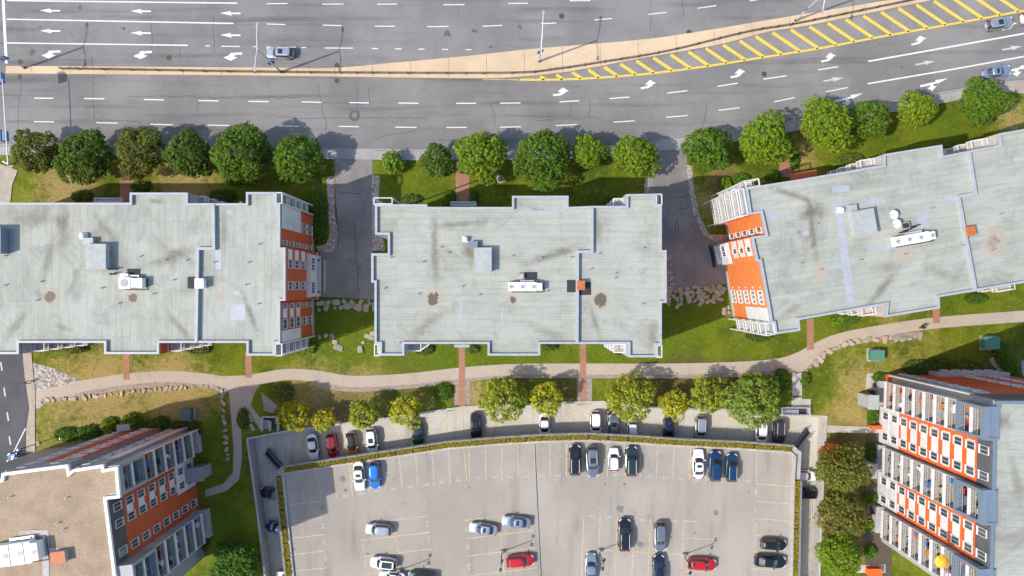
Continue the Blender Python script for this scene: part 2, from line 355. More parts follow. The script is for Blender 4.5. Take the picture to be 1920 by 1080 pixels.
BROWN = [(1360,340,40,.8),(760,725,90,.6),(650,770,90,.7),(1200,728,60,.95),(1290,725,80,.95),(1380,728,70,.8),(960,730,60,.8),(1060,735,60,.7),(1600,900,70,.9),(1600,1000,70,.9),(1870,690,70,.6),(1700,330,60,.6),(170,375,60,.5),(590,400,30,.7),(440,780,25,.8),(1590,830,50,.8)]
LUSH = [(640,600,60,1.),(655,655,60,.8),(1290,595,80,1.),(1270,650,60,.9),(960,660,110,.9),(800,675,80,.9),(1620,265,80,.9),(1760,240,80,.9),(780,355,50,.8),(420,970,60,.7),(1400,665,60,.7),(1820,565,60,.9),(1540,600,60,.8),(1150,665,70,1.),(440,650,60,.5),(400,800,40,.6),(1370,405,25,.9),(1560,735,40,.5)]
def lawn_mesh():
    bm = bmesh.new(); nx, ny = 200, 120; x0, x1, y0, y1 = -100, 100, -60, 60
    vv = [[bm.verts.new((x0+(x1-x0)*i/nx, y0+(y1-y0)*j/ny, 0)) for j in range(ny+1)] for i in range(nx+1)]
    for i in range(nx):
        for j in range(ny): bm.faces.new((vv[i][j], vv[i+1][j], vv[i+1][j+1], vv[i][j+1]))
    pit = Wp(PIT)
    for a, b in zip(pit, pit[1:]+pit[:1]):
        d = (b-a).normalized(); nrm = Vector((-d.y, d.x, 0))
        lo = (min(a.x,b.x)-1.5, min(a.y,b.y)-1.5); hi = (max(a.x,b.x)+1.5, max(a.y,b.y)+1.5)
        fs = [f for f in bm.faces if lo[0] <= f.calc_center_median().x <= hi[0] and lo[1] <= f.calc_center_median().y <= hi[1]]
        geo = list({e for f in fs for e in f.edges}) + list({v for f in fs for v in f.verts}) + fs
        bmesh.ops.bisect_plane(bm, geom=geo, plane_co=a, plane_no=nrm, dist=1e-4)
    def inside(x, y):
        c = False
        for (a, b) in zip(pit, pit[1:]+pit[:1]):
            if (a.y > y) != (b.y > y) and x < (b.x-a.x)*(y-a.y)/(b.y-a.y)+a.x: c = not c
        return c
    bmesh.ops.delete(bm, geom=[f for f in bm.faces if inside(*f.calc_center_median().xy)], context='FACES')
    # carry the sheet on to the horizon as a ring of big faces
    big = 900
    for poly in ([(-big,-big),(big,-big),(big,y0),(-big,y0)], [(-big,y1),(big,y1),(big,big),(-big,big)], [(-big,y0),(x0,y0),(x0,y1),(-big,y1)], [(x1,y0),(big,y0),(big,y1),(x1,y1)]):
        bm.faces.new([bm.verts.new((x, y, 0)) for x, y in poly])
    me = bpy.data.meshes.new('ground'); bm.to_mesh(me); bm.free()
    co = np.empty(len(me.vertices)*3); me.vertices.foreach_get('co', co); co = co.reshape(-1,3)
    px = co[:,0]*12+960; py = 540-co[:,1]*12
    def field(bl):
        f = np.zeros(len(px))
        for (x, y, r, a) in bl: f = np.maximum(f, a*np.exp(-((px-x)**2+(py-y)**2)/(r*r)))
        return f
    col = np.zeros((len(px),4)); col[:,0] = field(DRY); col[:,1] = field(BROWN); col[:,2] = field(LUSH); col[:,3] = 1
    at = me.color_attributes.new('wear', 'FLOAT_COLOR', 'POINT'); at.data.foreach_set('color', col.ravel())
    return me
def lawn_mat():
    m, nt, b = nmat('lawn'); co = wpos(nt); at = nt.nodes.new('ShaderNodeAttribute'); at.attribute_name = 'wear'
    sp = nt.nodes.new('ShaderNodeSeparateColor'); nt.links.new(at.outputs['Color'], sp.inputs[0])
    n1 = noise(nt, 0.18, 6, 0.65, co); n2 = noise(nt, 1.1, 5, 0.7, co); n3 = noise(nt, 3.0, 8, 0.85, co)
    g = mix(nt, (0.070,0.108,0.006), (0.165,0.195,0.012), ramp(nt, n1, 0.35, 0.65))
    g = mix(nt, g, (0.27,0.245,0.045), math_(nt, 'MULTIPLY', ramp(nt, n2, 0.5, 0.75), 0.55))
    lush = math_(nt, 'ADD', sp.outputs[2], math_(nt, 'MULTIPLY', math_(nt, 'SUBTRACT', n2, 0.5), 1.0))
    g = mix(nt, g, mix(nt, (0.045,0.095,0.004), (0.155,0.22,0.012), n3), math_(nt, 'MULTIPLY', ramp(nt, lush, 0.2, 0.9), 0.65))
    dryf = math_(nt, 'ADD', math_(nt, 'SUBTRACT', sp.outputs[0], math_(nt, 'MULTIPLY', sp.outputs[2], 0.45)), math_(nt, 'MULTIPLY', math_(nt, 'SUBTRACT', n2, 0.5), 1.1))
    dryf = math_(nt, 'ADD', dryf, math_(nt, 'MULTIPLY', math_(nt, 'SUBTRACT', n1, 0.5), 0.9))
    c = mix(nt, g, mix(nt, (0.27,0.20,0.065), (0.43,0.33,0.13), n3), ramp(nt, dryf, 0.25, 0.85))
    n4 = noise(nt, 1.6, 10, 0.85, co, 0.6)
    c = mix(nt, c, (0.30,0.26,0.07), math_(nt, 'MULTIPLY', ramp(nt, n4, 0.53, 0.66), 0.6)); c = mix(nt, c, (0.05,0.07,0.006), math_(nt, 'MULTIPLY', ramp(nt, n4, 0.46, 0.34), 0.65))
    brf = math_(nt, 'ADD', sp.outputs[1], math_(nt, 'MULTIPLY', math_(nt, 'SUBTRACT', n2, 0.5), 0.9))
    c = mix(nt, c, mix(nt, (0.075,0.055,0.025), (0.14,0.10,0.04), n3), math_(nt, 'MULTIPLY', ramp(nt, brf, 0.3, 0.8), 0.8))
    c = mix(nt, c, (0.025,0.032,0.008), math_(nt, 'MULTIPLY', ramp(nt, n3, 0.52, 0.34), 0.7))
    nt.links.new(c, b.inputs['Base Color']); b.inputs['Roughness'].default_value = 0.95; b.inputs['Specular IOR Level'].default_value = 0.15
    bump(nt, b, n3, 0.7, 0.12); return m
gm = lawn_mesh(); gm.materials.append(lawn_mat())
ground = bpy.data.objects.new('ground', gm); C.objects.link(ground); tag(ground, kind='structure')
def struct(name, mb, mat):
    o = mb.build(name, mat); tag(o, kind='structure'); return o

# ------------------------------------------------------------------ the roads
KERB_S = [(-300,272),(30,272),(300,275),(590,279),(800,282),(1000,280),(1135,275),(1233,264),(1287,260),(1365,249),(1472,230),(1663,193),(1753,177),(1800,168),(1870,156),(1930,150),(2200,112)]
MED_N = [(12,124),(480,127),(620,128),(740,118),(870,106),(1000,92),(1190,76),(1290,63),(1440,38),(1640,5),(1760,-14),(2200,-85)]
MED_S = [(12,138),(480,142),(870,147),(960,145),(1040,138),(1100,129),(1200,110),(1293,94),(1360,81),(1440,60),(1520,47),(1720,6),(1800,-10),(2200,-80)]
M['worn_yellow'] = plain('worn_yellow', (0.50,0.38,0.16), 0.7, var=0.3)
M['asphalt_pale'] = ground_mat('asphalt_pale', (0.235,0.225,0.215), (0.30,0.285,0.27), 0.2, 7.0)
road = struct('road', MB().sheet([p.xy for p in Wp(KERB_S)] + [W(2200,-400).xy, W(-300,-400).xy], 0.008), M['asphalt'])
K = smoothline(KERB_S, 4)
kw = [p.xy for p in Wp(K)]
kerb = struct('kerb', MB().wallstrip(kw, 0.22, 0.0, 0.13), M['sidewalk'])
def offs(pts, d):   # shift a pixel line down by d pixels
    return [(x+d*0.12, y+d) for x, y in pts]
sw = struct('sidewalk', MB().sheet([p.xy for p in Wp(offs(K, 2))] + [p.xy for p in Wp(offs(K, 19))[::-1]], 0.11), M['sidewalk'])
jo = MB()
for i in range(60):
    x = 20+i*32; y = yat(KERB_S, x); a = W(x, y+2.5); b_ = W(x+1.5, y+18.5)
    jo.ribbon([a.xy, b_.xy], 0.05, 0.114)
jo.build('joint', M['crack'], sw)
med = [p.xy for p in Wp(smoothline(MED_N, 4))]; mes = [p.xy for p in Wp(smoothline(MED_S, 4))]
median = struct('median', MB().prism([tuple(p) for p in med] + [tuple(p) for p in mes[::-1]], 0.0, 0.15), M['tan'])
mj = MB()
for x in list(range(60, 1700, 71)):
    mj.ribbon([W(x, yat(MED_N, x)+1).xy, W(x+1, yat(MED_S, x)-1).xy], 0.05, 0.154)
mj.build('joint', M['stain'], median)

def mark(pts, mat, name='lane_marking', parent=road, z=0.014, w=None):
    P = [p.xy for p in Wp(pts)]
    mb = MB().ribbon(P, w, z) if w else MB().sheet(P, z)
    return mb.build(name, mat, parent)
def dash(x0, y0, x1, y1, w=0.14, mat='white_line'): mark([(x0,y0),(x1,y1)], M[mat], w=w)
for d in [(13,1,445,6),(13,36,438,44),(13,80.5,352,85)]: dash(*d, w=0.2)
mark([(6,-40),(6,0),(9,60),(12,119)], M['white_line'], w=0.42)
for x0, x1, y in [(500,539,7),(604,644,8),(707,745,8),(831,871,9),(953,990,6.5),(1068,1107,1.5)]: dash(x0,y,x1,y-0.4)
for x0, x1, y, y2 in [(500,535,45,46),(605,640,47,48),(703,741,49,49.3),(801,841,50,49.6),(905,942,49.3,47.6),(1014,1043,44.5,43),(1114,1148,37.5,34.5),(1216,1250,27,23),(1308,1343,15.5,10.5),(1405,1440,2,-4)]: dash(x0,y,x1,y2)
for x0, x1, y in [(385,394,86),(415,450,86.8),(474,480,87.5),(500,555,88.5),(565,574,89),(609,662,90),(697,709,91),(741,753,91.5),(785,796,92),(829,840,92.5),(873,884,93)]: dash(x0,y,x1,y+0.3)
for x0, x1, y, y2 in [(64,100,184,184.3),(158,196,184.7,185.3),(270,307,186.6,187.3),(372,410,188.6,189.3),(466,504,190,190.6),(565,603,191,192),(655,692,192.3,193),(747,785,193,193.6),(855,893,193.8,193.7),(938,976,193.4,193),
    (1049,1086,191,189),(1143,1180,185,182),(1251,1289,174.6,170),(1345,1383,162,156),(1431,1475,148.5,142),(1534,1572,131,125)]: dash(x0,y,x1,y2,0.16)
for x0, x1, y, y2 in [(64,101,228,228.6),(181,221,230,231),(282,324,233,234),(389,430,234.6,235.3),(520,561,236,236.8),(635,673,237,237.6),(741,781,238.3,239),(837,875,239,239),(938,977,238.6,237.6),(1042,1081,235.5,233.7),
    (1151,1190,229,226.5),(1249,1289,220,216.5),(1347,1387,207,202),(1451,1490,191,183),(1549,1590,172,164)]: dash(x0,y,x1,y2,0.15)
mark([(1628,115),(1775,89),(1925,62),(2050,40)], M['white_line'], w=0.24); mark([(1627,157),(1775,132),(1925,105),(2050,83)], M['white_line'], w=0.22)
mark([(-40,277),(20,278)], M['worn_line'], w=0.15); mark([(-40,312),(24,312)], M['worn_line'], w=0.2)
mark([(905,149),(975,149.5)], M['worn_yellow'], w=0.12)
YL = [(972,149.5),(1060,149),(1147,144),(1227,137),(1327,124),(1440,106),(1540,90),(1640,71),(1740,53),(1840,35),(1920,20),(2050,-4)]
mark([(x, y-1) for x, y in YL] + [(x, yat(MED_S, x)+1.5) for x in range(2040, 980, -40)], M['asphalt_pale'], 'hatched_area', z=0.011)
mark(smoothline(YL, 3), M['yellow_line'], w=0.30)
for i in range(27):
    x = 1022 + i*34.2; y = yat(YL, x); dx, dy = -0.83, -0.557; t = 0
    while t < 90 and (y+dy*t) > yat(MED_S, x+dx*t)+3: t += 1
    if t > 4: mark([(x-1, y-0.5), (x+dx*t, y+dy*t)], M['yellow_line'], w=0.48)
def arrow(cx, cy, ang, kind, mat='white_line', s=1.0):
    """painted lane arrow, pointing along +x before rotation (pixel units)"""
    st = [(-19,-1.3),(-1,-1.5),(-3,-4.6),(19,0),(-1,4.2),(1,1.5),(-19,1.5)]
    tl = [(-17,4.5),(-3,4),(5,0),(7,-3),(13,-3),(2,-11),(-9,-3),(-3,-3),(-4,-1),(-8,0.5),(-17,1)]
    both = [(-24,-2),(6,-4),(6,-7),(30,-6.5),(8,0.5),(8,-1),(1,0),(1,4),(7,4),(-3,12),(-12,5),(-6,4.5),(-5,1),(-24,2)]
    p = {'s': st, 'l': tl, 'b': both}[kind]; c, n = math.cos(ang), math.sin(ang)
    mark([(cx+s*(x*c-y*n), cy+s*(x*n+y*c)) for x, y in p], M[mat], 'lane_arrow')
for x, y in [(94,20),(264,21),(432,25),(94,58),(264,62),(432,66)]: arrow(x, y, math.pi+0.02, 's')
def larrow(x, y):  # left turn for traffic heading left
    p = [(-18,3),(-8,-1),(-4,-6),(4,-6),(17,-7),(17,-2.5),(4,-2),(2,2),(9,2),(-4,9)]
    mark([(x+a, y+b) for a, b in p], M['white_line'], 'lane_arrow')
for x, y in [(96,101),(268,102),(437,105)]: larrow(x, y)
for x, y, a in [(1054,175,-0.03),(1218,161,-0.1),(1386,140,-0.14),(1556,110,-0.17),(1725,78,-0.18),(1895,50,-0.18)]: arrow(x, y, a, 'l')
for x, y, a in [(1563,149,-0.17),(1735,118,-0.18),(1898,90,-0.18)]: arrow(x, y, a, 's', 'worn_line')
for x, y in [(1749,158),(1908,131),(1590,186)]: arrow(x, y, -0.16, 'b')
def disc(px, py, r, mat, parent, z, name, n=14, wob=0.0):
    c = W(px, py, z); rr = random.Random(int(px*7+py))
    return MB().sheet([(c.x+r*(1+wob*rr.uniform(-1,1))*math.cos(2*math.pi*i/n), c.y+r*(1+wob*rr.uniform(-1,1))*math.sin(2*math.pi*i/n)) for i in range(n)], z).build(name, mat, parent)
for x, y in [(632,122.5),(632,151),(37,144),(38,116),(1292,60.5),(1298,90),(1053,30),(1433,139),(317,108)]: disc(x, y, 0.42, M['iron'], road, 0.02, 'manhole_cover')
disc(665,217,0.9,M['stain'],road,0.011,'patch',16,0.15); disc(665,216,0.45,M['asphalt'],road,0.0135,'patch')
def crack(pts, w=0.07, parent=road, z=0.012, mat='crack', jit=2.0):
    rr = random.Random(int(pts[0][0]*3+pts[0][1])); q = []
    for (a, b) in zip(pts, pts[1:]):
        k = max(2, int(math.dist(a, b)/7))
        for i in range(k): q.append((a[0]+(b[0]-a[0])*i/k+rr.uniform(-jit,jit)*(i>0), a[1]+(b[1]-a[1])*i/k+rr.uniform(-jit,jit)*(i>0)))
    q.append(pts[-1]); MB().ribbon([p.xy for p in Wp(q)], w, z).build('crack_seal', M[mat], parent)
for p in [[(41,148),(37,180),(32,243)],[(173,150),(176,200),(178,225),(262,228),(267,245)],[(372,187),(368,210)],[(596,155),(601,190),(611,225),(611,250)],[(672,160),(668,190),(672,200)],[(690,160),(693,200)],[(336,85),(338,110)],
          [(174,105),(176,160)],[(285,40),(284,110)],[(400,30),(402,100)],[(1280,0),(1282,30)],[(1105,185),(1105,220)],[(1069,190),(1069,222)],[(920,195),(928,225),(930,236)],[(520,220),(600,222),(700,220),(800,222)],[(1220,0),(1221,60)],
          [(1325,195),(1318,240)],[(860,35),(858,12)],[(130,61),(140,72)],[(700,260),(780,245)],[(1000,225),(1130,222)],[(240,180),(420,183),(560,182)]]: crack(p, 0.06)
for x, y, r in [(150,13,.5),(75,50,.3),(60,97,.7),(232,53,.4),(36,33,.2),(975,50,.6),(840,62,.8),(890,58,.6),(1240,50,.15),(1490,190,.2),(1650,82,.25),(640,115,.2),(920,88,.5),(1620,120,.2),(1690,125,.25)]: disc(x, y, r*.6, M['stain'], road, 0.0125, 'oil_stain', 11, 0.6)

# ------------------------------------------------------------------ driveways, paths, side street, gravel
def sheet(name, pts, mat, z, smooth=0):
    P = smoothline(pts+[pts[0]], smooth)[:-1] if smooth else pts
    return struct(name, MB().sheet([p.xy for p in Wp(P)], z), M[mat])
d1 = sheet('driveway', [(627,298),(698,298),(699,470),(712,562),(598,556),(600,470),(618,474),(632,450),(634,420),(630,380)], 'asphalt_drive', 0.012)
d2 = sheet('driveway', [(1222,284),(1286,279),(1291,340),(1303,400),(1318,440),(1345,454),(1372,450),(1372,530),(1262,548),(1240,480),(1217,360)], 'asphalt_drive', 0.012)
for d, ps in ((d1, [[(665,420),(668,470),(671,510),(673,552)],[(632,400),(634,470)],[(638,363),(678,363)]]), (d2, [[(1266,372),(1290,366)],[(1264,440),(1270,412),(1272,436)],[(1270,395),(1293,388)]])):
    for p in ps: crack(p, 0.09, d, 0.016)
a1 = sheet('driveway_apron', [(625,281),(700,282),(698,298),(627,298)], 'sidewalk', 0.118); a2 = sheet('driveway_apron', [(1236,265),(1287,261),(1287,279),(1222,284)], 'sidewalk', 0.118)
g = [sheet('gravel_strip', p, 'gravel', 0.02) for p in (
    [(612,332),(627,330),(628,400),(634,440),(626,472),(600,474),(592,462),(612,458),(618,440),(616,400)],
    [(697,326),(712,330),(710,380),(722,470),(698,470)], [(1209,330),(1218,330),(1217,362),(1208,362)],
    [(1287,308),(1297,312),(1302,360),(1312,405),(1330,440),(1375,440),(1375,452),(1345,455),(1318,440),(1300,400),(1291,350)],
    [(1245,475),(1262,540),(1256,575),(1240,560)])]
side = sheet('side_street', [(-300,640),(42,640),(46,700),(55,760),(50,800),(50,900),(-300,960)], 'asphalt_side', 0.012)
for x, y in [(2,687),(8,735),(14,781),(18,826),(24,872)]: mark([(x-0.5,y-8),(x+2,y+8)], M['worn_line'], parent=side, z=0.018, w=0.22)
mark([(48,803),(24,851),(51,847)], M['white_line'], parent=side, z=0.018, w=0.14)
sheet('side_walk', [(41,640),(58,640),(62,690),(67,740),(66,790),(67,900),(50,900),(50,805),(56,765),(47,705)], 'sidewalk_tan', 0.10)
sheet('corner_walk', [(-20,300),(20,314),(34,320),(24,345),(20,380),(-20,385)], 'sidewalk_tan', 0.10)
sheet('corner_walk', [(1868,158),(1935,152),(2000,150),(2000,180),(1910,175),(1885,168)], 'sidewalk_tan', 0.116)
PATH = [(62,745),(110,734),(200,716),(300,706),(380,710),(430,717),(480,711),(540,702),(600,706),(660,715),(760,711),(860,700),(960,693),(1100,692),(1250,692),(1350,690),(1440,685),(1490,674),(1560,640),(1640,622),(1760,605),(1930,592),(2050,582)]
PW = [p.xy for p in Wp(smoothline(PATH, 6))]
path = struct('garden_path', MB().ribbon(PW, 1.75, 0.030), M['path'])
sheet('garden_path', [(420,705),(500,702),(478,735),(470,760),(494,792),(505,800),(488,805),(458,760),(452,790),(454,860),(448,900),(425,920),(385,932),(385,918),(420,906),(437,885),(438,840),(434,790),(430,740)], 'path', 0.034)
sheet('garden_path', [(1470,672),(1525,652),(1540,665),(1500,700),(1478,698)], 'path', 0.034)
sheet('gravel_bed', [(62,680),(100,690),(155,716),(110,736),(66,748)], 'cobble', 0.022); sheet('gravel_bed', [(66,748),(140,738),(140,750),(90,752),(68,770)], 'cobble', 0.022)
struct('gravel_bed', MB().ribbon([p.xy for p in Wp(smoothline([(110,742),(250,722),(330,716),(400,722),(425,735)],5))], 1.2, 0.02), M['pebble'])
struct('gravel_bed', MB().ribbon([p.xy for p in Wp(smoothline([(585,716),(640,727),(700,727),(790,720),(860,712)],5))], 1.1, 0.02), M['pebble'])
struct('gravel_bed', MB().ribbon([p.xy for p in Wp(smoothline([(860,710),(960,703),(1100,703),(1300,703),(1440,698),(1480,688)],5))], 1.0, 0.02), M['pebble'])
struct('gravel_bed', MB().ribbon([p.xy for p in Wp(smoothline([(1505,690),(1560,652),(1640,634),(1730,628)],5))], 1.0, 0.02), M['pebble'])
sheet('gravel_bed', [(490,735),(520,760),(512,775),(495,770)], 'pebble', 0.02)
for x0, x1 in ((852,882),(1082,1110)): sheet('gravel_bed', [(x0,706),(x1,706),(x1,757),(x0,760)], 'pebble', 0.024)
for x, w, y0, y1 in ((237,12,660,712),(466,12,660,708),(866,12,645,700),(866,12,700,764),(1093,12,645,690),(1093,12,690,756),(1519,13,598,656),(1755,13,578,606),(238,27,310,385),(867,26,300,385),(1472,25,288,332)):
    sheet('brick_walk', [(x-w/2,y0),(x+w/2,y0),(x+w/2+0.5,y1),(x-w/2+0.5,y1)], 'redpath', 0.038)
sheet('concrete_walk', [(1484,745),(1503,745),(1503,748),(1520,748),(1520,778),(1484,770)], 'conc', 0.05)
sheet('concrete_walk', [(1545,797),(1610,800),(1700,802),(1700,812),(1545,811)], 'conc', 0.03); sheet('concrete_walk', [(1625,700),(1660,700),(1660,732),(1622,730)], 'conc', 0.03)
sheet('concrete_walk', [(1605,1060),(1660,1058),(1660,1074),(1605,1074)], 'conc', 0.03); sheet('planting_bed', [(1630,735),(1672,735),(1672,1100),(1622,1100),(1624,820)], 'planter_soil', 0.016)
sheet('concrete_walk', [(1915,676),(2000,676),(2000,740),(1915,735)], 'sidewalk', 0.03)
# garden steps at the east end of the path
st = empty('garden_steps', W(1493,715), 'flight of grey concrete steps leading down from the east end of the garden path', 'steps')
for i in range(6):
    c = W(1493+i*0.2, 702+i*7.2); MB().box((c.x, c.y, 0.21-i*0.028), (1.5, 0.58, 0.20)).build('step', M['conc'], st)

mr = W(938,336); mh = MB().sheet([(mr.x+.62*math.cos(t*.4), mr.y+.62*math.sin(t*.4)) for t in range(16)], .03).build('lawn_manhole', M['conc']); tag(mh, 'round concrete manhole lid in the lawn beside the bright green street tree', 'manhole'); disc(938,336,.45,M['iron'],mh,.036,'lid')

# ------------------------------------------------------------------ the sunken two-level parking garage
gar = empty('parking_garage', W(1000,950), 'two level parking garage with open top deck and pale sunken lower lane', 'garage')
pit = Wp(PIT); pit2 = [(p.x, p.y) for p in pit]
MB().sheet(pit2, LOW).build('lower_floor', M['lowconc'], gar)
rw = MB(); closed = pit2 + [pit2[0]]
for a, b in zip(closed[:10], closed[1:11]):     # retaining walls, inner face on the outline
    pass
ins = pit2
def inset(poly, d):
    n = len(poly); P = [Vector((p[0], p[1])) for p in poly]
    ar = sum(P[i].x*P[(i+1)%n].y-P[(i+1)%n].x*P[i].y for i in range(n)); sg = 1 if ar > 0 else -1
    out = []
    for i in range(n):
        d0 = (P[i]-P[i-1]).normalized(); d1 = (P[(i+1)%n]-P[i]).normalized()
        n0 = Vector((-d0.y, d0.x))*sg; n1 = Vector((-d1.y, d1.x))*sg
        t = n0+n1; t = t.normalized() if t.length > 1e-6 else n0
        out.append(tuple(P[i]+t*(d/max(0.35, t.dot(n0)))))
    return out
inn = inset(pit2, 0.0); outp = inset(pit2, -0.32)
for i in range(len(pit2)):
    if i in (11,): continue
    j = (i+1) % len(pit2)
    MB().prism([pit2[i], pit2[j], outp[j], outp[i]], LOW-0.1, 0.16).build('retaining_wall', M['conc'], gar)
DK = [(516,886),(530,873),(709,846),(840,826),(924,819),(1018,813),(1102,811),(1180,815),(1267,821),(1378,826),(1487,834),(1503,848),(1500,900),(1496,1080),(1494,1150),(543,1150),(536,1080),(517,893)]
dk = [(p.x, p.y) for p in Wp(DK, DECK)]
MB().prism(dk, DECK-0.38, DECK).build('deck_edge', M['conc'], gar)
deck_in = inset(dk, 1.32)
deck = MB().sheet(deck_in, DECK+0.006).build('deck', M['deck'], gar)
kin = inset(dk, 1.0); kout = inset(dk, 1.34)
kb = MB()
for i in range(len(dk)):
    j = (i+1) % len(dk)
    if i == 14: continue
    kb.prism([kin[i], kin[j], kout[j], kout[i]], DECK, DECK+(0.55 if i in (12,13,11) else 0.32))
kb.build('kerb_wall', M['conc'], gar)
# steel rail round the edge, each stretch its own piece
r0 = inset(dk, 0.08)
for i in range(0, 18):
    if i in (0, 10, 11, 14): continue
    a = Vector((*r0[i], 0)); b = Vector((*r0[(i+1) % len(r0)], 0)); L = (b-a).length; k = max(1, int(L/1.6)); mb = MB()
    mb.wallstrip([a.xy, b.xy], 0.16, DECK, DECK+0.30, 1)
    for h in (0.6, 0.95): mb.tube(a+Vector((0,0,DECK+h)), b+Vector((0,0,DECK+h)), 0.035, n=6)
    for q in range(k+1):
        p = a.lerp(b, q/k); mb.tube(p+Vector((0,0,DECK+0.2)), p+Vector((0,0,DECK+0.95)), 0.03, n=6)
    mb.build('railing', [M['steelgrey'], M['conc']], gar)
for i in range(1, 10):
    a = Vector((*inset(dk, 0.6)[i], 0)); b = Vector((*inset(dk, 0.6)[i+1], 0)); k = max(1, int((b-a).length/7))
    for q in range(k):
        p = a.lerp(b, (q+0.5)/k); MB().box((p.x, p.y, (LOW+DECK-0.38)/2), (0.4, 0.4, DECK-0.38-LOW)).build('column', M['conc'], gar)
# expansion joint, stall lines, stall numbers
def dpx(pts): return [p.xy for p in Wp(pts, DECK)]
for p in [[(1003,833),(1007,920),(1011,1000),(1015,1080),(1018,1150)]]: MB().ribbon(dpx(p), 0.13, DECK+0.011).build('expansion_joint', M['crack'], deck)
SL = [((593,876),(603,939)),((625.5,873),(631,934)),((655.5,869),(661,931)),((687,866),(693,926)),((717,860),(723,921)),((748.5,857),(754,918)),((779,852),(783.5,912.5)),((810,847),(814,909)),((841,843),(843.6,905)),
 ((869,839),(875.5,901)),((879,838),(881,901)),((910,837),(911,899)),((940.7,835.5),(941.5,899)),((971,834.5),(972,896.7)),((1001.5,833),(1003,895.5)),((1031.5,832),(1031.5,894)),((1062,831),(1062,894)),((1092.7,830),(1092.7,892)),((1123,830),(1123,892)),
 ((1140,830),(1139,892)),((1170.4,830),(1170,892)),((1201.6,833),(1200.4,895.5)),((1232.7,835.5),(1231,896.7)),((1263.3,836.7),(1261.8,899)),((1294.4,839),(1293,900)),((1325.6,841),(1324.4,902)),((1356,843),(1355,903)),((1387,845),(1386,904)),((1419,846.7),(1417.3,906.7)),
 ((1417,907),(1483,912)),((1416.6,940),(1481,945)),((1415.5,971.6),(1480.7,977.5)),((1413,1003),(1479,1009)),((1412,1034),(1478,1039)),((1411,1066),(1476,1071)),
 ((539.5,947.5),(603,939)),((543,978),(606,971)),((547,1009),(609.5,1002)),((550.5,1040),(606,1033)),((552.7,1071),(613,1064.5)),
 ((739.7,976),(751,1090)),((733,976),(803,967)),((677,1013),(806.5,998)),((682,1044),(810,1029)),((685,1076.5),(814,1061)),
 ((935,968),(947,1090)),((870.6,976),(980,962)),((874,1010),(1002,994.5)),((875,1042.7),(1004,1027)),((879,1079.5),(1008,1064.5)),
 ((1091.6,1029.5),(1280,1040)),((1095,965),(1089,1090)),((1125.5,966),(1123,1031)),((1158,968),(1152.5,1090)),((1190,969.5),(1184,1090)),((1219.5,971.6),(1214.5,1090)),((1252,974),(1246.5,1090)),
 ((1282,977),(1277,1090)),((1282,977),(1304,978)),((1282,1009),(1345.5,1011.5)),((1279,1038),(1343,1042.7)),((1277.7,1071),(1343,1074.4))]
for a, b in SL: MB().ribbon(dpx([a, b]), 0.10, DECK+0.011).build('stall_line', M['stall_line'], deck)
def number(txt, px, py, rot=0.0, size=0.55):
    cu = bpy.data.curves.new('stall_number', 'FONT'); cu.body = txt; cu.size = size; cu.align_x = 'CENTER'; cu.align_y = 'CENTER'; cu.space_character = 1.15
    t = bpy.data.objects.new('tmp', cu); C.objects.link(t); bpy.context.view_layer.update()
    me = bpy.data.meshes.new_from_object(t.evaluated_get(bpy.context.evaluated_depsgraph_get())); bpy.data.objects.remove(t)
    me.materials.clear(); me.materials.append(M['worn_line'])
    p = W(px, py, DECK) - gar.location; inst('stall_number', me, deck, (p.x, p.y, DECK+0.013), rot)
for n_, x, y in [('453',647,930),('452',678,926),('451',708,921),('450',739,917),('449',769,913),('448',799,909),('447',829,905),('446',859,901),('445',896,896),('444',927,895),('443',956,895),('442',987,894),('441',1016.5,893),('440',1046.5,892),
    ('437',1154,891),('435',1216,894),('434',1247,896),('433',1277,898),('432',1308,900),('429',1402,903)]: number(n_, x, y, 0.05 if x < 900 else -0.02)
for i, (x, y) in enumerate([(1418,922),(1417,956),(1416,987),(1415,1017)]): number(str(428-i), x, y, math.pi/2)
for i, (x, y) in enumerate([(605,985),(608,1016),(611,1048)]): number(str(454+i), x, y, -math.pi/2)
for i, (x, y) in enumerate([(1109,967),(1142,969),(1204,974),(1234,975),(1266,977)]): number(str(504-i), x, y, math.pi-0.05)
for i, (x, y) in enumerate([(802,983),(805,1010),(681,1025),(685,1058),(875,993),(877,1026),(1000,1012),(1341,1026),(880,1062)]): number(str(470+i), x, y, math.pi/2)
for x, y, r in [(642,898,.45),(648,919,.3),(738,899,.15),(880,914,.18),(1164,953,.6),(1200,1021,.5),(1221,881,.15),(1404,922,.15),(1304,999,.2),(1445,936,.12),(1444,978,.12),(1441,994,.12),(690,1038,.25),(605,952,.3),(1135,908,.2),(1171,908,.25),(1342,962,.4),(550,1030,.3)]:
    c = W(x, y, DECK); rr = random.Random(int(x))
    MB().sheet([(c.x+r*(1+rr.uniform(-.4,.4))*math.cos(k*.7), c.y+r*(1+rr.uniform(-.4,.4))*math.sin(k*.7)) for k in range(9)], DECK+0.0095).build('oil_stain', M['deck_stain'], deck)
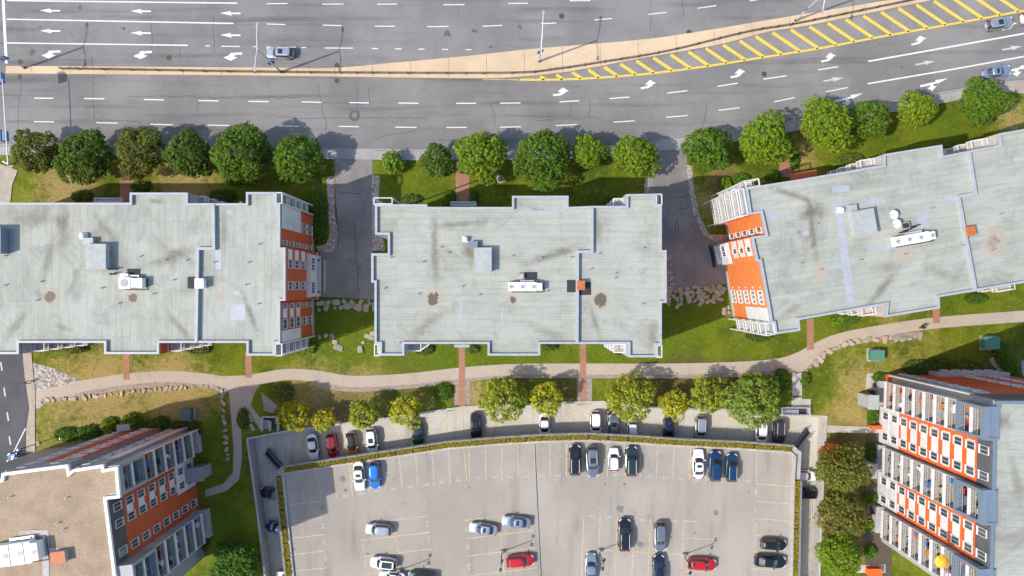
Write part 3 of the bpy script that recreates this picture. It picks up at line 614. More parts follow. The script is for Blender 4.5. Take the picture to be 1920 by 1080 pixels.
# lower lane stall lines
lower = [o for o in gar.children if o.name.startswith('lower_floor')][0]
for x, y0, y1 in [(568,806,858),(604,800,850),(640,796,848),(677,791,846),(740,784,840),(770,780,836),(838,771,830),(868,766,826),(912,764,822),(970,762,820),(1000,761,818),(1067,758,816),(1098,757,815),(1133,757,815),(1168,762,818),(1204,766,820),(1236,768,822),(1300,770,826),(1370,771,830),(1408,774,832),(1444,778,836),(1478,780,838)]:
    MB().ribbon([p.xy for p in Wp([(x,y0),(x+1,y1)], LOW)], 0.16, LOW+0.006).build('stall_line', M['stall_line'], lower)
for y in (945,965,1030,1070):
    MB().ribbon([p.xy for p in Wp([(1502,y),(1532,y+2)], LOW)], 0.14, LOW+0.006).build('stall_line', M['stall_line'], lower)
for y in (905,960,1035,1072):
    MB().ribbon([p.xy for p in Wp([(488,y),(530,y-4)], LOW)], 0.14, LOW+0.006).build('stall_line', M['stall_line'], lower)
# stairs
def stair(name, label, top_px, bot_px, ztop, zbot, width, mat_tread, mat_rail, roofed=False):
    a = W(*top_px, ztop); b = W(*bot_px, zbot); rt = empty(name, (a.x, a.y, zbot), label, 'stairs')
    d = Vector((b.x-a.x, b.y-a.y, 0)); L = d.length; d.normalize(); nrm = Vector((-d.y, d.x, 0)); n = 11; ang = math.atan2(d.y, d.x)
    for i in range(n):
        p = a + d*(L*(i+0.5)/n); z = ztop-(ztop-zbot)*(i+1)/(n+0.2)
        MB().box((p.x, p.y, z), (L/n*0.82, width, 0.10), ang).build('step', mat_tread, rt)
    for s in (-1, 1):
        mb = MB(); e = nrm*(s*width/2)
        mb.tube(Vector((a.x,a.y,ztop+0.95))+e, Vector((b.x,b.y,zbot+0.95))+e, 0.04, n=6)
        mb.tube(Vector((a.x,a.y,ztop+0.5))+e, Vector((b.x,b.y,zbot+0.5))+e, 0.025, n=6)
        A = Vector((a.x,a.y,ztop-0.12))+e; B = Vector((b.x,b.y,zbot+0.05))+e
        mb.face([A+Vector((0,0,.2)), B+Vector((0,0,.2)), B-Vector((0,0,.12)), A-Vector((0,0,.12))])
        for q in range(6):
            p = A.lerp(B, q/5); mb.tube(p, p+Vector((0,0,1.05)), 0.03, n=6)
        mb.build('railing', mat_rail, rt)
    return rt
stair('steel_stair', 'dark steel stair slanting off the west corner of the parking deck', (528,877), (500,845), DECK, LOW, 1.1, M['mat_dark'], M['bluegrey'])
stair('steel_stair', 'dark steel stair slanting off the east corner of the parking deck', (1490,838), (1515,806), DECK, LOW, 1.1, M['mat_dark'], M['bluegrey'])
def well(label, x0, y0, x1, y1, horiz):
    """stairwell box sunk behind the retaining wall"""
    c0 = W(x0, y0); c1 = W(x1, y1); cx, cy = (c0.x+c1.x)/2, (c0.y+c1.y)/2; sx, sy = abs(c1.x-c0.x), abs(c1.y-c0.y)
    rt = empty('stairwell', (cx, cy, 0), label, 'stairwell')
    MB().box((cx, cy, 0.04), (sx-0.2, sy-0.2, 0.06)).build('landing', M['mat_dark'], rt)
    for i in range(8):
        if horiz: MB().box((cx-sx*0.35+i*sx*0.07, cy-sy*0.1, 0.16+0.02*i), (sx*0.055, sy*0.6, 0.12)).build('step', M['steelgrey'], rt)
        else: MB().box((cx-sx*0.27, cy+sy*0.2-i*sy*0.085, 0.26-0.02*i), (sx*0.40, sy*0.065, 0.12)).build('step', M['steelgrey'], rt)
    for (ax, ay, bx, by) in ((-1,1,1,1),(-1,-1,-1,1),(1,-1,1,1)) + (((-1,-1,1,-1),) if horiz else ((0,-1,0,0.3),)):
        A = Vector((cx+ax*sx/2, cy+ay*sy/2, 0)); B = Vector((cx+bx*sx/2, cy+by*sy/2, 0)); mb = MB()
        mb.wallstrip([A.xy, B.xy], 0.14, 0.0, 0.35, 1)
        mb.tube(A+Vector((0,0,1.1)), B+Vector((0,0,1.1)), 0.05, n=6); mb.tube(A+Vector((0,0,.7)), B+Vector((0,0,.7)), 0.03, n=6)
        k = 6
        for q in range(k+1):
            p = A.lerp(B, q/k); mb.tube(p, p+Vector((0,0,1.1)), 0.035, n=6)
        mb.build('railing', [M['galv'], M['steelgrey']], rt)
well('railed dark stairwell beside the fork of the garden path west of the garage', 495, 780, 524, 806, False)
well('white railed stairwell at the foot of the garden steps east of the garage', 1462, 763, 1513, 777, True)
# light poles on the deck
def deck_lamp(px, py, label, hx, hy):
    b = W(px, py, DECK); rt = empty('deck_lamp', b, label, 'lamp post', 'lamp posts on the parking deck')
    MB().tube(b, b+Vector((0,0,0.7)), 0.32, 0.3, 10).build('footing', M['conc'], rt)
    MB().tube(b+Vector((0,0,.7)), b+Vector((0,0,5.6)), 0.09, 0.06, 8).build('pole', M['black_metal'], rt)
    d = Vector((hx, hy, 0))
    for s in (-1, 1):
        e = b+Vector((0,0,5.6))+d*s; MB().tube(b+Vector((0,0,5.55)), e, 0.035, n=6).box(e+Vector((0,0,0.02)), (0.5,0.36,0.14), math.atan2(hy,hx)).build('lamp_head', M['dark'], rt)
deck_lamp(941,1034,'black lamp post behind the empty stalls left of the red car facing the centre joint', 0.1, 0.65)
deck_lamp(1123,1032,'black lamp post at the west end of the middle stall row', 0.1, 0.65)
deck_lamp(1281,1040,'black lamp post beside the red car near the garage east side', 0.3, 0.6)
deck_lamp(748,1069,'black lamp post between the white cars at the bottom left of the deck', 0.1, 0.6)

# ------------------------------------------------------------------ foliage
def leafmesh(name, pts, nrm, size, tone, seed):
    """one quad per leaf, as numpy arrays"""
    rg = np.random.default_rng(seed); n = len(pts)
    a = np.cross(nrm, rg.normal(size=(n,3))); a /= np.linalg.norm(a, axis=1)[:,None]+1e-9
    b = np.cross(nrm, a); s = size[:,None]
    bend = nrm*(s*0.25)
    v = np.stack([pts-a*s, pts+b*s*0.62-bend*0.4, pts+a*s, pts-b*s*0.62-bend*0.4], 1).reshape(-1,3)
    me = bpy.data.meshes.new(name); me.vertices.add(4*n); me.vertices.foreach_set('co', v.ravel())
    me.loops.add(4*n); me.loops.foreach_set('vertex_index', np.arange(4*n)); me.polygons.add(n)
    me.polygons.foreach_set('loop_start', np.arange(0, 4*n, 4)); me.polygons.foreach_set('loop_total', np.full(n, 4)); me.update(calc_edges=True)
    at = me.color_attributes.new('tone', 'FLOAT_COLOR', 'POINT'); col = np.repeat(np.concatenate([tone, np.ones((n,1))], 1), 4, axis=0); at.data.foreach_set('color', col.ravel().astype(np.float32))
    me.materials.append(M['leaf']); me.validate(); return me
def crown_mesh(name, Rr, hgt, z0, seed, density=1.0, autumn=0.0, acol=(1.9,0.75,0.4), leaf=0.2, gaps=0.25, lobes=9):
    rg = np.random.default_rng(seed); lob = [(np.array([0,0,z0+hgt*0.5]), np.array([Rr*0.74,Rr*0.74,hgt*0.5]))]
    for i in range(lobes):
        t = 2*math.pi*(i+rg.uniform(-.3,.3))/lobes; q = rg.uniform(.40,.80)*Rr; r = rg.uniform(.20,.44)*Rr
        lob.append((np.array([q*math.cos(t), q*math.sin(t), z0+hgt*rg.uniform(.3,.7)]), np.array([r,r,r*rg.uniform(.8,1.15)])))
    nc = int(125*Rr*Rr*density) + 50; P = []; N = []; S = []; T = []
    while len(P) < nc:
        c, r = lob[rg.integers(len(lob)) if rg.random() < .7 else 0]
        d = rg.normal(size=3); d /= np.linalg.norm(d)
        if d[2] < -0.45: continue
        p = c + d*r*rg.uniform(.70,1.20)*(1+.10*math.sin(d[0]*5+seed)*math.cos(d[1]*6+seed*.7))
        if rg.random() < gaps*0.6 and (math.sin(p[0]*2.3+seed)+math.sin(p[1]*2.1+seed*2)+math.sin(p[2]*2.7)) > 0.9: continue
        if any(np.sum(((p-c2)/(r2*0.86))**2) < 0.8 for c2, r2 in lob): 
            if rg.random() < .8: continue
        base = rg.uniform(.55,1.5)
        hue = np.array([base*rg.uniform(.85,1.2), base, base*rg.uniform(.7,1.2)])
        if rg.random() < autumn*(0.4+0.9*(math.sin(p[0]*1.1+seed)+1)/2): hue = np.array(acol)*base
        P.append(p); N.append(d); S.append(1); T.append(hue)
    P = np.array(P); N = np.array(N); T = np.array(T); k = 15; n = len(P)*k
    q = rg.normal(size=(n,3)); q /= np.linalg.norm(q, axis=1)[:,None]; up = np.repeat(N, k, 0)*.8+np.array([0,0,.5]); up /= np.linalg.norm(up, axis=1)[:,None]
    q = q + up*.75; q /= np.linalg.norm(q, axis=1)[:,None]                       # leaves sit on the outer side of each spray
    rad = np.repeat(rg.uniform(.16,.36,len(P)), k)*(leaf/.19)
    pp = np.repeat(P, k, 0) + q*rad[:,None]*rg.uniform(.6,1.1,size=(n,1)); nn = q*.8 + np.array([0,0,.25]) + rg.normal(size=(n,3))*.25; nn /= np.linalg.norm(nn, axis=1)[:,None]
    tt = np.repeat(T, k, 0)*rg.uniform(.82,1.2,size=(n,1)); ss = rg.uniform(.55,1.05,size=n)*leaf*.72
    return leafmesh(name, pp, nn, ss, tt, seed+1)
def tree(px, py, rpx, col, label, seed, z0=1.8, hgt=None, density=1.0, autumn=0.0, acol=(1.9,0.75,0.4), leaf=0.19, gaps=0.25, group='street trees along the boulevard', lobes=9):
    rm = rpx/12.7; hgt = hgt or max(2.2, rm*1.45); zc = z0+hgt*0.55; b = W(px, py, zc)
    rt = empty('deciduous_tree', (b.x, b.y, 0), label, 'tree', group); rr = random.Random(seed)
    mb = MB(); o = Vector((b.x, b.y, 0)); top = o+Vector((rr.uniform(-.2,.2), rr.uniform(-.2,.2), z0+hgt*0.35)); r0 = 0.05+0.045*rm
    mb.tube(o, top, r0*1.2, r0*0.75, 8)
    for i in range(7):
        t = i*0.9+rr.random(); e = o+Vector((math.cos(t)*rm*.62, math.sin(t)*rm*.62, z0+hgt*rr.uniform(.5,.8))); s = o.lerp(top, rr.uniform(.65,1.0))
        m_ = s.lerp(e, .5)+Vector((0,0,.15*rm)); mb.tube(s, m_, r0*.5, r0*.3, 6); mb.tube(m_, e, r0*.3, r0*.1, 6)
    mb.build('trunk', M['trunk'], rt)
    cr = bpy.data.objects.new('crown', crown_mesh('crown', rm, hgt, z0, seed, density, autumn, acol, leaf, gaps, lobes)); C.objects.link(cr); cr.parent = rt
    cr.color = (*col, 1); return rt
G1 = (0.105,0.195,0.014); G2 = (0.170,0.270,0.012); GD = (0.095,0.170,0.018); GO = (0.145,0.180,0.028); GY = (0.36,0.37,0.020); GL = (0.265,0.325,0.026)
ST = [(66,288,42,GO,'dark olive street tree nearest the traffic signal corner',.12),(158,293,51,GD,'dark green street tree second from the road corner',0),(262,282,46,GO,'brown tinged street tree left of the western brick walk top',.3),
 (352,291,46,GD,'deep green street tree between the brown tinged tree and the widest crown',0),(450,290,57,G1,'widest green street tree, its crown doubled, north of the western block',0),(556,297,46,G1,'green street tree just west of the first driveway',0),
 (820,300,32,GD,'small dark olive street tree left of the middle brick walk',.2),(903,291,49,G2,'bright green street tree right beside the middle brick walk',0),(1018,294,54,G1,'large green street tree standing north of the middle block centre',0),
 (1104,284,33,G2,'small bright street tree between two larger ones north of the middle block',0),(1192,293,42,G2,'yellow flecked street tree just west of the second driveway',.1),(1327,279,44,G1,'round green street tree just east of the second driveway',0),
 (1432,263,46,G2,'green street tree beside the eastern brick walk',0),(1553,231,49,G2,'large yellow green street tree touching its right neighbour on the east lawn',.12),(1632,225,39,G1,'green street tree close against the larger one to its left on the east lawn',.1),
 (1720,207,35,G2,'small street tree with a reddish tip on the east lawn',.2),(1843,191,41,G1,'broad green street tree by the curved pavement at the far east corner',0)]
for i, (x, y, r, c, lb, au) in enumerate(ST): tree(x, y, r, c, lb, 100+i, autumn=au, acol=(1.25,0.9,0.8))
tree(735,304,20,(0.16,0.27,0.02),'little lime green young tree beside the first driveway entrance',150,z0=.5,hgt=2.2)
SG = 'small trees along the garage retaining wall'
for i, (x, y, r, c, lb, au) in enumerate([(553,779,30,GY,'yellow green tree right beside the dark stairwell',.25),(608,788,23,GY,'smallest yellow green tree above the red car in the lower lane',.3),(682,778,30,GL,'yellow green tree above the white car in the sunken lane',.15),
 (762,770,32,GY,'bright yellow green tree leaning over the dark car in the sunken lane',.15),(945,747,43,GL,'tall loose green tree east of the middle path crossing',.15),(1025,747,33,GY,'lime tree right beside the tall loose one, over a white car',.1),
 (1182,747,43,GL,'wide tree with yellowing leaves hanging over the plum umbrella',.45),(1262,757,28,GY,'small golden green tree hanging over the navy car',.3),(1327,738,33,GL,'green tree between the small golden one and the wide sparse one',.1),
 (1412,750,52,(0.20,0.285,0.04),'widest and sparsest green tree by the eastern stairwell',.05)]): tree(x, y, r, c, lb, 200+i, z0=1.6, autumn=au, acol=(1.35,1.0,0.5), density=.5, gaps=.9, leaf=.2, group=SG, lobes=11)
for i, (x, y, r, c, lb, au) in enumerate([(1578,880,46,(0.15,0.19,0.03),'tree with an orange brown top beside the east wall of the garage',.35),(1578,962,42,(0.16,0.18,0.03),'middle tree of the row between garage and orange tower',.3),(1572,1040,42,G2,'green tree at the bottom of the row beside the orange tower',.05)]):
    tree(x, y, r, c, lb, 230+i, autumn=au, acol=(1.3,0.8,0.5), group='trees between garage and orange tower', density=.85)
tree(1562,852,22,(0.30,0.12,0.02),'small rust coloured tree crown above the garage east wall',240,autumn=.3,acol=(1.2,.8,.6),group='trees between garage and orange tower')
tree(440,1062,46,(0.09,0.19,0.02),'bright green bushy tree at the bottom between grey tower and garage',241,z0=.4,hgt=3.0,group='garden trees')
# shrubs: low leafy mounds
def shrub(px, py, rx, ry, col, label, seed, h=1.1, group=None, autumn=0.0):
    b = W(px, py, h*0.5); rt = empty('shrub', (b.x, b.y, 0), label, 'shrub', group)
    rg = np.random.default_rng(seed); n = int(60*rx*ry/36)+30
    th = rg.uniform(0, 2*math.pi, n); u = np.sqrt(rg.random(n)); x = u*np.cos(th)*rx/12; y = u*np.sin(th)*ry/12; z = h*np.sqrt(np.clip(1-u**2*.85,0,1))*rg.uniform(.7,1.05,n)
    P = np.stack([x,y,z],1); k = 8; pp = np.repeat(P,k,0)+rg.normal(size=(n*k,3))*.11; nn = np.tile([0,0,.8],(n*k,1))+rg.normal(size=(n*k,3))*.5; nn /= np.linalg.norm(nn,axis=1)[:,None]
    tt = np.repeat(rg.uniform(.55,1.35,size=(n,1))*rg.uniform(.85,1.15,size=(n,3)),k,0)
    fo = bpy.data.objects.new('foliage', leafmesh('foliage', pp, nn, rg.uniform(.08,.17,n*k), tt, seed)); C.objects.link(fo); fo.parent = rt; fo.color = (*col,1)
    mb = MB()
    for i in range(4): mb.tube((b.x,b.y,0),(b.x+math.cos(i*1.6)*rx/30,b.y+math.sin(i*1.6)*ry/30,h*.7),.04,.015,5)
    mb.build('stem', M['trunk'], rt); return rt
SHR = [(152,368,18,10,GO,'olive shrub by the north wall of the western block'),(262,350,16,9,G1,'shrub right beside the western brick walk'),(415,368,22,11,GD,'dark shrub in the north corner of the western block'),(590,385,24,20,G1,'bushy green shrub by the northeast corner of the western block'),
 (598,425,14,30,GD,'dark ground shrub along the river stone strip'),(770,374,18,8,GO,'reddish low shrub by the middle block entrance'),(842,372,10,12,G1,'small shrub left of the middle walk'),(888,372,7,14,GD,'narrow shrub right of the middle walk'),(1150,378,16,9,GD,'dark shrub at the north side of the middle block'),
 (1362,347,9,15,G2,'bright upright shrub at the corner of the eastern block'),(1390,335,15,9,G1,'green shrub left of the eastern entrance'),(1450,330,14,10,G1,'round shrub beside the eastern entrance walk'),(1490,298,7,18,G1,'narrow hedge right of the eastern brick walk'),
 (1570,312,12,9,G2,'yellow green shrub on the lawn under the eastern block'),(1595,302,26,14,GO,'brown green shrub by the north wall of the eastern block'),(1785,280,16,8,GD,'dark shrub in the roof notch of the eastern block'),
 (140,652,22,9,GO,'shrub by the south balconies of the western block'),(372,655,20,8,GO,'brown shrub below the second south balconies of the western block'),(575,652,14,12,G2,'light green shrub at the southeast corner of the western block'),
 (795,655,16,9,GO,'shrub under the southwest balconies of the middle block'),(885,655,10,7,GO,'small shrub right of the south walk of the middle block'),(1030,650,14,6,GD,'dark shrub under the south wall of the middle block'),(1160,655,14,8,G1,'shrub by the southeast balconies of the middle block'),
 (1395,618,10,7,(0.2,.24,.02),'yellow shrub at the southwest corner of the eastern block'),(1425,625,26,14,GD,'grey green shrub bed below the southwest balconies of the eastern block'),(1572,600,12,10,G2,'bright shrub left of the south balconies of the eastern block'),(1592,596,18,10,G1,'spreading shrub at the south balconies of the eastern block'),(1830,560,20,8,GD,'dark shrub by the east end of the eastern block'),
 (125,815,22,12,G1,'left clump of the dark hedge north of the gravel roofed tower'),(165,812,22,13,GD,'second clump of the hedge north of the gravel roofed tower'),(205,798,15,14,G2,'brighter mound in the hedge north of the gravel roofed tower'),(245,790,16,14,G2,'light green mound in the hedge beside the roof hood'),
 (270,800,18,9,G1,'low hedge clump right of the light green mound'),(300,792,15,10,G1,'rounded hedge mound near the dark utility box'),(335,800,20,9,GD,'dark hedge clump under the utility box'),(365,805,10,14,GD,'last hedge clump at the tower corner'),
 (530,738,18,16,GO,'brown green shrub beside the top of the stairwell path'),(830,735,16,16,G1,'dark leafy patch left of the middle path crossing'),(1465,715,14,22,G1,'green shrub left of the garden steps'),(1510,712,7,14,G1,'small shrub right of the garden steps'),
 (1650,708,14,8,G1,'bright small shrub by the orange tower corner'),(1720,690,26,13,GD,'left hedge mound north of the orange tower'),(1758,684,18,13,GD,'hedge mound behind the orange utility box'),(1810,690,30,12,GO,'brown green mound right of the orange utility box'),
 (1636,775,8,22,G1,'upright hedge by the west side of the orange tower'),(1634,848,10,16,GD,'dark shrub by the second entrance of the orange tower'),(1632,935,11,10,G1,'shrub below the middle balconies of the orange tower'),(1630,985,10,8,G2,'bright shrub near the lower balconies of the orange tower'),(1632,1035,10,12,G1,'shrub by the lowest entrance of the orange tower'),
 (455,785,9,18,GO,'dry brown shrub in the narrow bed beside the path fork'),(380,1000,14,30,GD,'dark shrub along the east side of the gravel roofed tower')]
for i, (x, y, rx, ry, c, lb) in enumerate(SHR): shrub(x, y, rx, ry, c, lb, 300+i, h=0.7+0.02*min(rx,ry), group='shrubs in the planting beds')
for i, (x, y) in enumerate([(1885,672),(1897,690),(1903,712),(1882,660)]): shrub(x, y, 15, 17, G1, ['dark green hedge block at the top of the far right hedge','middle block of the far right hedge','lowest block of the far right hedge','leafy end of the far right hedge'][i], 380+i, 1.6, 'hedge at the far right')
# trimmed planting strip on the deck edge: one trough per stretch
pl0 = inset(dk, 0.2); pl1 = inset(dk, 0.98); hm = {}
ORD = 'first second third fourth fifth sixth seventh eighth ninth tenth eleventh twelfth thirteenth fourteenth fifteenth sixteenth seventeenth eighteenth nineteenth twentieth'.split()
ORD += ['twenty-'+w for w in ORD[:9]]+['thirtieth']+['thirty-'+w for w in ORD[:9]]
cnt = {}
idx = 0
for i in list(range(1, 10)) + [12, 13, 16]:
    a0, b0 = Vector((*pl0[i],0)), Vector((*pl0[(i+1)%len(dk)],0)); a1, b1 = Vector((*pl1[i],0)), Vector((*pl1[(i+1)%len(dk)],0)); L = (b0-a0).length; n = max(1, round(L/2.6))
    for q in range(n):
        p0, p1 = a0.lerp(b0, (q+.02)/n), a0.lerp(b0, (q+.98)/n); q0, q1 = a1.lerp(b1, (q+.02)/n), a1.lerp(b1, (q+.98)/n); cc = (p0+p1+q0+q1)/4
        side_ = 'north' if i < 10 else ('east' if i in (12, 13) else 'west')
        cnt[side_] = cnt.get(side_, 0)+1
        rt = empty('hedge_planter', (cc.x, cc.y, DECK), '%s clipped hedge block counted from the %s end of the %s deck edge' % (ORD[cnt[side_]-1], 'west' if side_ == 'north' else ('upper' if side_ == 'east' else 'lower'), side_), 'hedge', 'clipped hedge blocks along the %s deck edge' % side_)
        MB().prism([tuple(p0.xy), tuple(p1.xy), tuple(q1.xy), tuple(q0.xy)], DECK, DECK+0.30).build('soil', M['planter_soil'], rt)
        key = (i in (12,13,16), idx % 4, round((p1-p0).length, 0))
        if key not in hm:
            rg = np.random.default_rng(500+idx); m_ = 620; ln = (p1-p0).length*.97
            P = np.stack([rg.uniform(-ln/2,ln/2,m_), rg.uniform(-.43,.43,m_), rg.uniform(.25,.55,m_)],1); nn = np.tile([0,0,.9],(m_,1))+rg.normal(size=(m_,3))*.5; nn /= np.linalg.norm(nn,axis=1)[:,None]
            hm[key] = leafmesh('foliage', P, nn, rg.uniform(.07,.15,m_), rg.uniform(.5,1.4,size=(m_,1))*rg.uniform(.85,1.2,size=(m_,3)), 500+idx)
        d = p1-p0; fo = inst('foliage', hm[key], rt, (0,0,0), math.atan2(d.y, d.x)); fo.color = (0.34,0.27,0.03,1); idx += 1
# ------------------------------------------------------------------ boulders
def rockmesh(seed):
    """angular block: a box with chipped corners"""
    bm = bmesh.new(); bmesh.ops.create_cube(bm, size=0.86); rr = random.Random(seed)
    bmesh.ops.bevel(bm, geom=list(bm.edges), offset=0.13, segments=1, affect='EDGES')
    for v in bm.verts: v.co = Vector((v.co.x*1.15*rr.uniform(.82,1.16), v.co.y*rr.uniform(.82,1.16), v.co.z*.7*rr.uniform(.85,1.12)))
    me = bpy.data.meshes.new('stone'); bm.to_mesh(me); bm.free(); me.materials.append(M['stone']); return me
ROCK = [rockmesh(i) for i in range(6)]
def stones(pts, size, label, rows=1, gap=1.0, jitter=1.5):
    b = W(*pts[0]); rt = empty('stone_wall', b, label, 'stone wall'); rr = random.Random(int(pts[0][0])); sp = smoothline(pts, 8); acc = 0
    for r in range(rows):
        acc = rr.uniform(0, size)
        for (a, c) in zip(sp, sp[1:]):
            L = math.dist(a, c); acc += L
            if acc >= size*gap:
                acc = 0; s = size*rr.uniform(.5,1.15)/12; p = W(a[0]+rr.uniform(-jitter,jitter), a[1]+r*size*.8+rr.uniform(-jitter,jitter), 0)-b
                inst('stone', ROCK[rr.randrange(6)], rt, (p.x, p.y, s*.08), 0, scale=(s*rr.uniform(.95,1.5), s*rr.uniform(.75,1.05), s*.8), rot=(rr.uniform(-.3,.3), rr.uniform(-.3,.3), rr.uniform(0,6.28)))
stones([(594,572),(620,566),(650,566),(690,566),(706,562)], 12, 'row of large boulders across the foot of the first driveway', 2)
stones([(590,636),(606,630),(622,630),(632,644),(640,662)], 11, 'curved row of boulders on the lawn by the western block corner')
stones([(706,622),(690,634),(678,648),(672,662)], 12, 'short row of pale boulders by the middle block southwest side')
stones([(1250,478),(1256,500),(1258,525),(1262,545)], 11, 'boulder edging down the west side of the second driveway', 1)
stones([(1262,548),(1290,540),(1320,540),(1362,535)], 11, 'boulder bank across the foot of the second driveway', 4, .85, 3)
stones([(1352,585),(1362,578),(1376,576)], 10, 'small cluster of boulders beside the orange brick wall', 2)
stones([(72,752),(100,750),(170,745),(250,735),(330,727),(390,723),(415,735),(419,780),(424,830),(428,868)], 8, 'low stone edging curling round the dry lawn below the western path', 1)
stones([(462,765),(472,785),(476,815)], 10, 'stone edging in the narrow bed beside the path fork', 1)
stones([(1508,700),(1530,680),(1552,662),(1590,644),(1650,636),(1732,634)], 10, 'stone edging below the eastern bend of the garden path', 1)
stones([(1862,680),(1876,672),(1884,688),(1874,700)], 15, 'ring of boulders near the far right hedge', 1)

# ------------------------------------------------------------------ vehicles (front towards +x)
def sse(t, n):
    c, s = math.cos(t), math.sin(t); return math.copysign(abs(c)**(2/n), c), math.copysign(abs(s)**(2/n), s)
def car_parts(L, Wd, Ht, belt, gb, gt, hood_drop, tail_drop, wheel_r=0.33):
    NS = 72; a = L/2; b = Wd/2; T = [2*math.pi*(i+.5)/NS for i in range(NS)]
    def plan(x, y):
        u = x/a; k = 1-(.13*max(0,u)**3)-(.08*max(0,-u)**3); return x, y*k
    def drop(x):
        d = 0
        if x > gb[1]: d = hood_drop*((x-gb[1])/(a-gb[1]))**1.5
        elif x < gb[0] and gb[0] > -a+.05: d = tail_drop*((gb[0]-x)/(a+gb[0]))**1.5
        return d
    body = MB(); rings = [(.20,.93,.90,0),(.30,.985,.965,0),(.50,1.0,1.0,0),(belt-.22,.998,.995,.4),(belt-.08,.985,.97,.9),(belt-.02,.965,.93,1),(belt+.01,.90,.86,1),(belt+.035,.6,.55,1),(belt+.04,.25,.2,1)]
    P = []
    for z, fa, fb, k in rings:
        row = []
        for t in T:
            x, y = sse(t, 4.6); x, y = plan(x*a*fa, y*b*fb); row.append((x, y, z-k*drop(x)))
        P.append(row)
    for r0, r1 in zip(P, P[1:]):
        for i in range(NS): j = (i+1) % NS; body.face([r0[i], r0[j], r1[j], r1[i]])
    body.face(P[-1])
    # greenhouse: lofted, split into roof + pillars, windscreen, rear window, side windows
    gc0, gl0 = (gb[0]+gb[1])/2, (gb[1]-gb[0])/2; gc1, gl1 = (gt[0]+gt[1])/2, (gt[1]-gt[0])/2; w0, w1 = b*.90, b*.70
    lev = [0, .06, .5, .92, 1.0]; G = []
    for f in lev:
        e = f**1.0; row = []
        for t in T:
            x, y = sse(t, 5.0); cx = gc0+(gc1-gc0)*e; lx = gl0+(gl1-gl0)*e; wy = w0+(w1-w0)*e**1.3
            bow = 0.10*(1-abs(y)**2)*(1 if x > 0 else -.5)*abs(x)**6
            row.append((cx+x*lx+bow, y*wy*(1-.05*max(0, x)**4), belt-.03+(Ht-.05-belt+.03)*e))
        G.append(row)
    for z, s in ((Ht-.02,.95),(Ht,.80),(Ht+.012,.45)):
        G.append([((x-gc1)*s+gc1, y*s, z) for x, y, _ in G[4]])
    roof = MB(); ws = MB(); rwn = MB(); sl = MB(); sr = MB()
    for k, (r0, r1) in enumerate(zip(G, G[1:])):
        for i in range(NS):
            j = (i+1) % NS; q = [r0[i], r0[j], r1[j], r1[i]]; u, v = sse((T[i]+.5*2*math.pi/NS), 5.0); tgt = roof
            if k in (1, 2):
                if u > .90 and abs(v) < .90: tgt = ws
                elif u < -.90 and abs(v) < .84: tgt = rwn
                elif abs(v) > .90 and abs(u) < .84: tgt = sl if v > 0 else sr
            tgt.face(q)
    roof.face(G[-1])
    out = {'body': body.mesh('body', PAINT['white'], smooth=True), 'roof': roof.mesh('roof', PAINT['white'], smooth=True), 'windscreen': ws.mesh('windscreen', M['carglass'], smooth=True),
           'rear_window': rwn.mesh('rear_window', M['carglass'], smooth=True), 'side_window': [sl.mesh('side_window', M['carglass'], smooth=True), sr.mesh('side_window', M['carglass'], smooth=True)]}
    zf = belt-hood_drop
    def lamp(x, s, mat, nm, z, ln):
        mb = MB(); y0 = b*.80*s; n = 6
        pts = [plan(x-(ln if x > 0 else -ln)*q/n*abs(q/n), b*s*(.52+.40*q/n)) for q in range(n+1)]
        for (p, q) in zip(pts, pts[1:]): mb.prism([(p[0]+.03*(1 if x>0 else -1),p[1]),(q[0]+.03*(1 if x>0 else -1),q[1]),(q[0]-.16*(1 if x>0 else -1),q[1]),(p[0]-.16*(1 if x>0 else -1),p[1])], z-.09, z+.035)
        return mb.mesh(nm, mat)
    out['headlight'] = [lamp(a*.965, s, M['headlamp'], 'headlight', belt-hood_drop*.92-.02, .22) for s in (-1, 1)]
    out['taillight'] = [lamp(-a*.965, s, M['taillamp'], 'taillight', belt-(tail_drop if gb[0] > -a+.3 else 0)*.9-.02, .16) for s in (-1, 1)]
    out['mirror'] = [MB().box((gb[1]-.42, s*(b*.97+.11), belt-.02), (.16,.22,.13), 0).mesh('mirror', PAINT['white']) for s in (-1, 1)]
    wh = MB().tube((0,-.11,0),(0,.11,0),wheel_r,n=18).mesh('tyre', M['tyre']); rim = MB().tube((0,-.115,0),(0,.115,0),wheel_r*.62,n=12).mesh('rim', M['rim'])
    out['wheel'] = (wh, rim, [(sx*a*.60, sy*(b-.13), wheel_r) for sx in (-1, 1) for sy in (-1, 1)])
    out['sunroof'] = MB().box(((gt[0]+gt[1])/2+.25*(gt[1]-gt[0])-.15, 0, Ht+.006), ((gt[1]-gt[0])*.36, Wd*.42, .02)).mesh('sunroof', M['carglass'])
    out['bigroof'] = MB().box(((gt[0]+gt[1])/2, 0, Ht+.006), ((gt[1]-gt[0])*.78, Wd*.50, .02)).mesh('sunroof', M['carglass'])
    out['roof_rail'] = [MB().tube((gt[0]+.15, s*b*.62, Ht+.01),(gt[1]-.1, s*b*.62, Ht+.01),.03,n=6).mesh('roof_rail', M['galv']) for s in (-1, 1)]
    out['rack_bars'] = [MB().tube((gt[0]+.35+i*.45, -b*.55, Ht+.03),(gt[0]+.35+i*.45, b*.55, Ht+.03),.03,n=6).mesh('roof_bar', M['galv']) for i in range(4)]
    out['plate'] = MB().box((-a*.995, 0, belt-.30), (.03,.5,.12)).mesh('number_plate', M['white_metal'])
    out['grille'] = MB().box((a*.985, 0, belt-hood_drop-.16), (.06,Wd*.5,.16)).mesh('grille', M['dark'])
    out['L'] = L; return out
